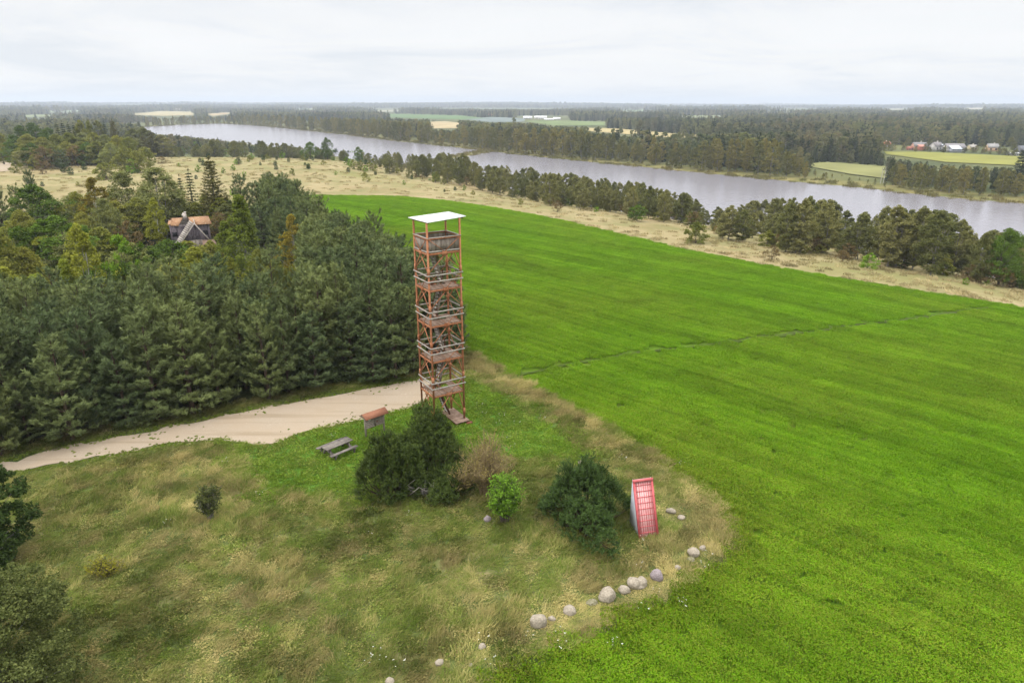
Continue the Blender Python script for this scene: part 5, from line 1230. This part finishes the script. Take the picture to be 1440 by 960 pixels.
def far_wood():
    P = []; r = 330.
    rg = np.random.default_rng(77)
    while r < 11500:
        sp = max(5.0, .0034 * r); n = int(r * R(84) / sp)
        az = np.linspace(-R(42), R(42), n) + rg.uniform(-.5, .5, n) * sp / r
        rr = r + rg.uniform(-.5, .5, n) * r * .02
        P.append(np.column_stack([rr * np.sin(az), rr * np.cos(az)])); r *= 1.018
    P = np.concatenate(P); x, y = P[:, 0], P[:, 1]
    ls = np.maximum(sdf(x, y, LAKE), -sdf(x, y, NECK)); dn = seg_dist(x, y, NEAR, False); df = seg_dist(x, y, FAR, False); rr = np.hypot(x, y)
    k = (ls > 34) & ((df < dn) | (rr > 560)) & ~((df > dn) & (rr < 600))
    k &= in_view(x, y, 40)
    cle = fbm(x, y, 420, 3, 66)
    k &= (cle < .60) | (rr > 2600) | (rr < 560)
    cl2 = fbm(x, y, 1500, 2, 67); k &= (cl2 < .66) | (rr < 2600)
    x, y, rr = x[k], y[k], rr[k]; z = Z(x, y)
    h = 10 + 9 * fbm(x, y, 90, 2, 68) + rg.normal(0, 1.6, len(x)); h = np.clip(h * (1 + sstep(1800, 4000, rr) * (fbm(x, y, 500, 3, 70) * 1.5 - .7)), 5, 30)
    bpx, _ = proj(x, y, z)
    h = np.where((bpx > 1085) & (bpx < 1260) & (rr < 520), h * .6, h)
    keep = np.zeros(len(x), bool); hh = h.copy()
    for sc_ in (1., .78, .6, .45, .33):
        free = np.ones(len(x), bool)
        for c in CLEAR:
            for f in (.02, .25, .5, .75, 1.0):
                a, b = proj(x, y, z + h * sc_ * f); free &= ~inside(a, b, c)
        new = free & ~keep; hh[new] = h[new] * sc_ * (rg.uniform(.68, 1., new.sum()) if sc_ < 1 else 1.); keep |= free
    h = hh
    for pts in FARM_WORLD: keep &= ~inside(x, y, pts)
    x, y, z, h, rr = x[keep], y[keep], z[keep], h[keep], rr[keep]
    sx = h / 15 * rg.uniform(.85, 1.2, len(x)) * np.clip(rr / 2500, 1, 2.2)
    idx = rg.integers(0, 6, len(x)); con = fbm(x, y, 200, 2, 69); idx = np.where((con > .60) & (rg.uniform(size=len(x)) < .25), 6 + rg.integers(0, 2, len(x)), idx)
    FI, nt = new_mat('far_wood_leaves')
    oi = N(nt, 'ShaderNodeObjectInfo'); g = N(nt, 'ShaderNodeNewGeometry')
    big = noise(nt, .006, 3.)
    f = math_(nt, 'ADD', math_(nt, 'MULTIPLY', g.outputs['Random Per Island'], .4), math_(nt, 'MULTIPLY', oi.outputs['Random'], .6))
    c = ramp(nt, f, [(.1, (.10, .13, .045)), (.45, (.19, .21, .072)), (.75, (.26, .25, .095)), (1., (.30, .22, .105))])
    c = mixc(nt, ramp(nt, big, [(.47, (0, 0, 0)), (.60, (.6, .6, .6))]), c, (.19, .145, .085))
    b2 = noise(nt, .011, 3., N(nt, 'ShaderNodeVectorMath', operation='ADD', ins={0: pos(nt), 1: (5000., 900., 0.)}).outputs[0])
    c = mixc(nt, ramp(nt, b2, [(.48, (0, 0, 0)), (.60, (.75, .75, .75))]), c, (.075, .10, .05))
    c = mixc(nt, ramp(nt, b2, [(.36, (.7, .7, .7)), (.46, (0, 0, 0))]), c, (.24, .25, .095))
    tr = N(nt, 'ShaderNodeBsdfTranslucent', ins={'Color': c}); out(nt, N(nt, 'ShaderNodeMixShader', ins={0: .4, 1: bsdf(nt, c, .8, .03).outputs[0], 2: tr.outputs[0]}).outputs[0])
    srcs = []
    for k_ in range(6): ms, _ = broadleaf(600 + k_, 15, 3.4 + .4 * (k_ % 3), 0.04, ['oval', 'dome', 'dome'][k_ % 3], 40, 24, 1.15, BARK_GREY, FI, .16, .32, 1, 1., True, 4, 3); srcs.append(ms[0])
    srcs += [m[0][0] for m in V['far_spruce']]
    print('far wood', len(x))
    scatter('forest', 'mixed woods covering the flat land beyond the lake to the horizon', 'forest', x, y, z - .2, np.column_stack([sx, sx, h / 15]), rg.uniform(0, 6.28, len(x)), np.zeros((len(x), 3)), srcs, idx)
FARM_WORLD = [world(v[0]) for v in FARMS.values()]
far_wood()
# ------------------------------------------------------------------ buildings
PLANK_P = weathered('purple_grey_boards', (.07, .058, .066), (.17, .145, .16), 3, .9, .1, (4, 4, .4))
RUST_R = weathered('rusty_roof_sheets', (.20, .092, .042), (.33, .19, .10), 1.2, .75, .25, None, .2, .02, (.46, .34, .23))
BRICK_W = weathered('flaking_white_brick', (.38, .33, .29), (.66, .61, .55), 5, .9, .1, None, .4, .02, (.30, .17, .12))
DARK, nt = new_mat('dark_opening'); out(nt, bsdf(nt, (.012, .012, .014), .6).outputs[0])
def ruin():
    d = 121.; xc, yc = at_d(271, d); g = z1(xc, yc)
    t = thing('ruined_house', 'derelict house with holed rusty roof white chimney and collapsing front gable', 'house', (xc, yc, g), R(25))
    eave = top_z(268, 316, d - 2.4) - g; ridge = top_z(268, 305.5, d) - g; W = 3.15; Dp = 2.2
    wl = MB()
    for s in (-1, 1):
        for k in range(26): wl.box((-W + 2 * W * (k + .5) / 26, s * Dp, eave / 2 + .05), (2 * W / 26 - .02, .05, eave - .1))
    for s in (-1, 1): wl.poly([(s * W, -Dp + .03, 0), (s * W, Dp - .03, 0), (s * W, Dp - .03, eave), (s * W, 0, ridge - .12), (s * W, -Dp + .03, eave)], .06, (1, 0, 0))
    wl.obj('wall', PLANK_P, t)
    rr = MB(); ov = .35; ez = eave - .12; ey = -Dp - ov
    rr.poly([(.35, ey, ez), (W + .45, ey, ez), (W + .1, -.0, ridge), (-.05, .0, ridge)], .05)
    rr.poly([(-W + .2, ey + .3, ez + .1), (-1.75, ey, ez), (-.85, 0, ridge), (-W + .5, 0, ridge)], .05)
    rr.poly([(-W - .25, ey + .6, ez + .25), (-W + .3, ey + .5, ez + .2), (-W + .45, -.35, ridge - .25), (-W - .1, -.5, ridge - .35)], .05)
    rr.poly([(-W - .2, -ey, ez), (W + .4, -ey, ez), (W + .1, .02, ridge), (-W + .3, .02, ridge)], .05)
    ro = rr.obj('roof', RUST_R, t)
    lt = MB()
    for k in range(7): f = (k + .5) / 7; lt.bar((-1.9, ey * (1 - f), ez + (ridge - ez) * f - .1), (.6, ey * (1 - f), ez + (ridge - ez) * f - .1), .08, .04)
    lt.obj('lath', WOOD_G, ro)
    ch = MB(); ch.box((-.55, .25, ridge + .2), (.62, .55, 1.1)); ch.box((-.40, .22, ridge + .83), (.34, .56, .22)); ch.box((-.82, .22, ridge + .45), (.34, .45, .18), None)
    ch.obj('chimney', BRICK_W, t)
    # front gable: pale plank slope on the left, bare barge board on the right
    ay, ax, az_ = -Dp - 2.2, .75, ridge - .45
    gb = MB()
    n = 13
    A0 = np.array([-1.9, ay - .1, 1.0]); A1 = np.array([ax, ay + .1, az_]); B0 = A0 + [-.75, .45, .42]; B1 = A1 + [-.62, .5, .5]
    for k in range(n):
        f0, f1 = k / n, (k + .82) / n
        gb.poly([A0 + (A1 - A0) * f0, A0 + (A1 - A0) * f1, B0 + (B1 - B0) * f1, B0 + (B1 - B0) * f0], .05)
    go = gb.obj('gable_roof', WOOD_RAIL, t)
    bb = MB(); bb.bar((-2.1, ay - .12, .85), (ax + .1, ay - .02, az_ + .06), .07, .18); bb.bar((ax - .02, ay - .02, az_ + .04), (3.3, ay - .1, .9), .07, .18); bb.bar((ax + .1, ay + .1, az_), (ax, -.6, az_ + .15), .1, .12); bb.obj('barge_board', WOOD_RAIL, go)
    gw = MB()
    for k in range(11): gw.box((-.1 + .17 * k, ay + .25, .85 + (.02 * (k % 3))), (.15, .04, 1.7))
    gw.obj('porch_wall', WOOD_G, t)
    pr = MB(); pr.poly([(1.6, ay - .6, .9), (3.9, ay - .6, .85), (3.6, -Dp - .1, 1.25), (1.6, -Dp - .1, 1.3)], .06); pr.obj('porch_roof', WOOD_DECK, t)
    wn = MB(); wn.box((2.4, -Dp - .035, eave * .62), (.75, .03, .8)); wn.box((-2.5, -Dp - .035, eave * .62), (.75, .03, .8)); wn.obj('window', DARK, t)
ruin()
def house(name, lb, px, py, wpx, hpx, roofc, wallc, rz=0., cat='house', group=None, depth=.8, roof_h=.45, wing=None):
    """far building: walls, gabled roof, chimney, windows and a door at its real size"""
    x, y = h1(px, py); g = z1(x, y); rg = math.hypot(x, y); W = wpx * rg / 960 * .86; Hh = hpx * rg / 960 * .86; D = W * depth; e = Hh * (1 - roof_h)
    t = thing(name, lb, cat, (x, y, g - .2), rz, group)
    rm = weathered('roof_' + name, tuple(c * .8 for c in roofc), tuple(min(c * 1.15, .85) for c in roofc), .8, .8, .2); wm = weathered('wall_' + name, tuple(c * .85 for c in wallc), tuple(min(c * 1.1, .85) for c in wallc), .6, .9, .1)
    m = MB()
    for s in (-1, 1): m.box((0, s * D / 2, e / 2), (W, .25, e)); m.poly([(s * W / 2, -D / 2 + .13, 0), (s * W / 2, D / 2 - .13, 0), (s * W / 2, D / 2 - .13, e), (s * W / 2, 0, Hh - .15), (s * W / 2, -D / 2 + .13, e)], .25, (1, 0, 0))
    m.obj('wall', wm, t)
    r = MB(); o = W * .04 + .2
    for s in (-1, 1): r.poly([(-W / 2 - o, s * (D / 2 + o), e - .25), (W / 2 + o, s * (D / 2 + o), e - .25), (W / 2 + o, s * .01, Hh), (-W / 2 - o, s * .01, Hh)], .18)
    ro = r.obj('roof', rm, t)
    if cat == 'house':
        c = MB(); c.box((W * .16, D * .08, Hh + .3), (.7, .7, 1.3)); c.obj('chimney', BRICK_W, ro)
    n = max(2, int(W / 3.5))
    for k in range(n):
        wx = -W / 2 + W * (k + .5) / n
        f = MB(); f.box((wx, -D / 2 - .15, e * .55), (min(1.3, W / n * .5), .06, e * .4)); f.obj('window' if k else 'door', DARK, t)
    if wing:
        wgx, ww, wh, wc, wr = wing; m = MB(); ww *= W; wh *= Hh; m.box((wgx * W, -D / 2 - ww * .35, wh / 2), (ww, ww * .7 - .3, wh)); a = m.obj('annex', weathered('annex_' + name, tuple(c * .85 for c in wc), tuple(min(.85, c * 1.1) for c in wc), .6, .9, .1), t)
        m = MB(); m.poly([(wgx * W - ww * .55, -D / 2 - ww * .8, wh), (wgx * W + ww * .55, -D / 2 - ww * .8, wh), (wgx * W + ww * .55, -D / 2 + .2, wh + ww * .3), (wgx * W - ww * .55, -D / 2 + .2, wh + ww * .3)], .15); m.obj('annex_roof', weathered('annexroof_' + name, tuple(c * .85 for c in wr), tuple(min(.85, c * 1.1) for c in wr), .6, .6, .3), a)
    return t
VG = 'village houses beyond the olive field'
house('house', 'small house with bright orange red roof at the left end of the village', 1244, 206.5, 11, 7.5, (.40, .15, .09), (.42, .40, .37), .1, group=VG)
house('house', 'grey roofed house with a red brick annex in the village', 1291, 211, 16, 10.5, (.19, .18, .18), (.52, .30, .22), -.05, group=VG, wing=(-.05, .55, .48, (.42, .16, .11), (.42, .18, .13)))
house('house', 'low red brick shed beside the grey roofed house', 1279, 211, 7, 5, (.32, .13, .09), (.36, .16, .12), .1, group=VG, cat='shed')
house('house', 'tall grey gabled house with pale annex in the village', 1315, 212, 13, 11.5, (.20, .185, .185), (.50, .48, .46), .35, group=VG, wing=(.45, .5, .6, (.55, .56, .6), (.62, .66, .72)))
house('barn', 'long barn with pale blue metal roof in the middle of the village', 1340, 213, 22, 10.5, (.23, .215, .22), (.55, .53, .52), -.08, group=VG, cat='barn', wing=(-.2, .55, .42, (.35, .36, .4), (.62, .68, .75)))
house('house', 'yellowish house half hidden by trees right of the barn', 1366, 211, 10, 7, (.30, .28, .25), (.50, .42, .25), .2, group=VG)
house('house', 'small house with grey roof and orange wall right in the village', 1394, 212.5, 12, 9.5, (.26, .25, .24), (.55, .36, .22), -.2, group=VG)
house('barn', 'dark grey barn at the right edge of the picture', 1438, 217, 16, 11, (.12, .125, .14), (.18, .18, .19), .1, group=VG, cat='barn')
house('shed', 'low white shed left of the dark barn at the right edge', 1424, 218.5, 11, 4, (.70, .70, .70), (.75, .74, .72), 0., group=VG, cat='shed', roof_h=.25)
house('shed', 'tiny white house peeping out of trees behind the village', 1263, 203, 5, 4.5, (.5, .45, .42), (.75, .74, .72), 0., group=VG, cat='house')
FG_ = 'white halls of the far farm'
for px, py, wp, hp, lb in [(742, 167.5, 13, 4.4, 'left white roofed hall of the far farm'), (755, 167.3, 8, 4.4, 'narrow white roofed hall second from the left of the farm'), (763, 167.8, 12, 5, 'widest white roofed hall in the middle of the far farm'), (783, 168.5, 10, 3.4, 'small pale hall at the right end of the far farm'), (772, 169, 14, 2.6, 'low pale shed in front of the far farm halls')]:
    house('farm_hall', lb, px, py, wp, hp, (.80, .80, .82), (.62, .60, .58), .05, 'farm hall', FG_, .6, .5)
house('farmhouse', 'far house with bright orange red roof above the pale green field', 692, 164, 10, 5, (.55, .17, .09), (.50, .36, .26), .05, 'house')
house('farmhouse', 'tiny white farm on the left end of the pale green field', 532, 160.5, 6, 3.6, (.6, .58, .56), (.75, .74, .72), .05, 'house')
house('farmhouse', 'tiny pale farm on the far left rise', 250, 156.2, 6, 3.2, (.45, .40, .36), (.70, .66, .6), .05, 'house')
for k, (px, py) in enumerate([(1258, 211), (1270, 209), (1300, 213), (1328, 214), (1355, 213), (1372, 214.5), (1384, 215), (1404, 216), (1412, 217), (1428, 220), (1254, 208), (1306, 209), (1330, 208), (1350, 207), (1380, 208), (1402, 208), (1276, 206), (1240, 212), (1246, 213)]):
    x, y = h1(px, py); tree('far_tree', x, y, random.uniform(3.5, 6.5) if k < 11 else random.uniform(7, 10), 'small garden tree between the village houses', 'tree', 'garden trees of the village', 1.3, 'broadleaf_tree')
for px, py in [(1249, 212), (1267, 211), (1284, 213), (1303, 214), (1323, 214.5), (1353, 215.5), (1364, 214.5), (1378, 215.5), (1388, 216), (1402, 217), (1410, 218), (1431, 219.5)]:
    x, y = h1(px, py); tree('far_tree', x, y - 3, random.uniform(2.5, 4.5), 'low garden bush in front of the village houses', 'bush', 'garden bushes of the village', 1.9, 'garden_bush')
x, y = h1(1418, 219); tree('far_tree', x, y, 13, 'tall dark tree left of the barn at the right edge', 'tree', None, 1.2, 'broadleaf_tree')
for px in (1238, 1326, 1410):                         # two bare poles at the meadow corner stand alone
    pass
for k, (px, py) in enumerate([(1238, 258), (1242, 258)]):
    x, y = h1(px, py); mb = MB(); mb.tube([[0, 0, -.3], [.1, 0, 4], [.15, .05, 8]], [.16, .13, .06], 6); mb.tube([[.1, 0, 5], [.9, .2, 6.4]], [.06, .03], 4)
    o = mb.obj('dead_tree', BARK_BIRCH); o.location = (x, y, z1(x, y)); tag(o, 'pale bare dead trunk at the meadow corner on the far shore', 'tree', 'bare dead trunks on the far shore')
# ------------------------------------------------------------------ air
def haze():
    m, nt = new_mat('haze_air')
    v = N(nt, 'ShaderNodeVolumePrincipled', ins={'Color': (.80, .88, 1.0, 1), 'Density': HAZE, 'Anisotropy': .2})
    o = N(nt, 'ShaderNodeOutputMaterial', ins={'Volume': v.outputs[0]})
    mb = MB(); mb.box((0, 0, 32), (30000, 30000, 150)); ob = mb.obj('haze', m); tag(ob, 'thin blue haze over the far woods', 'haze', None, 'stuff')
HAZE = 1.7e-4
haze()
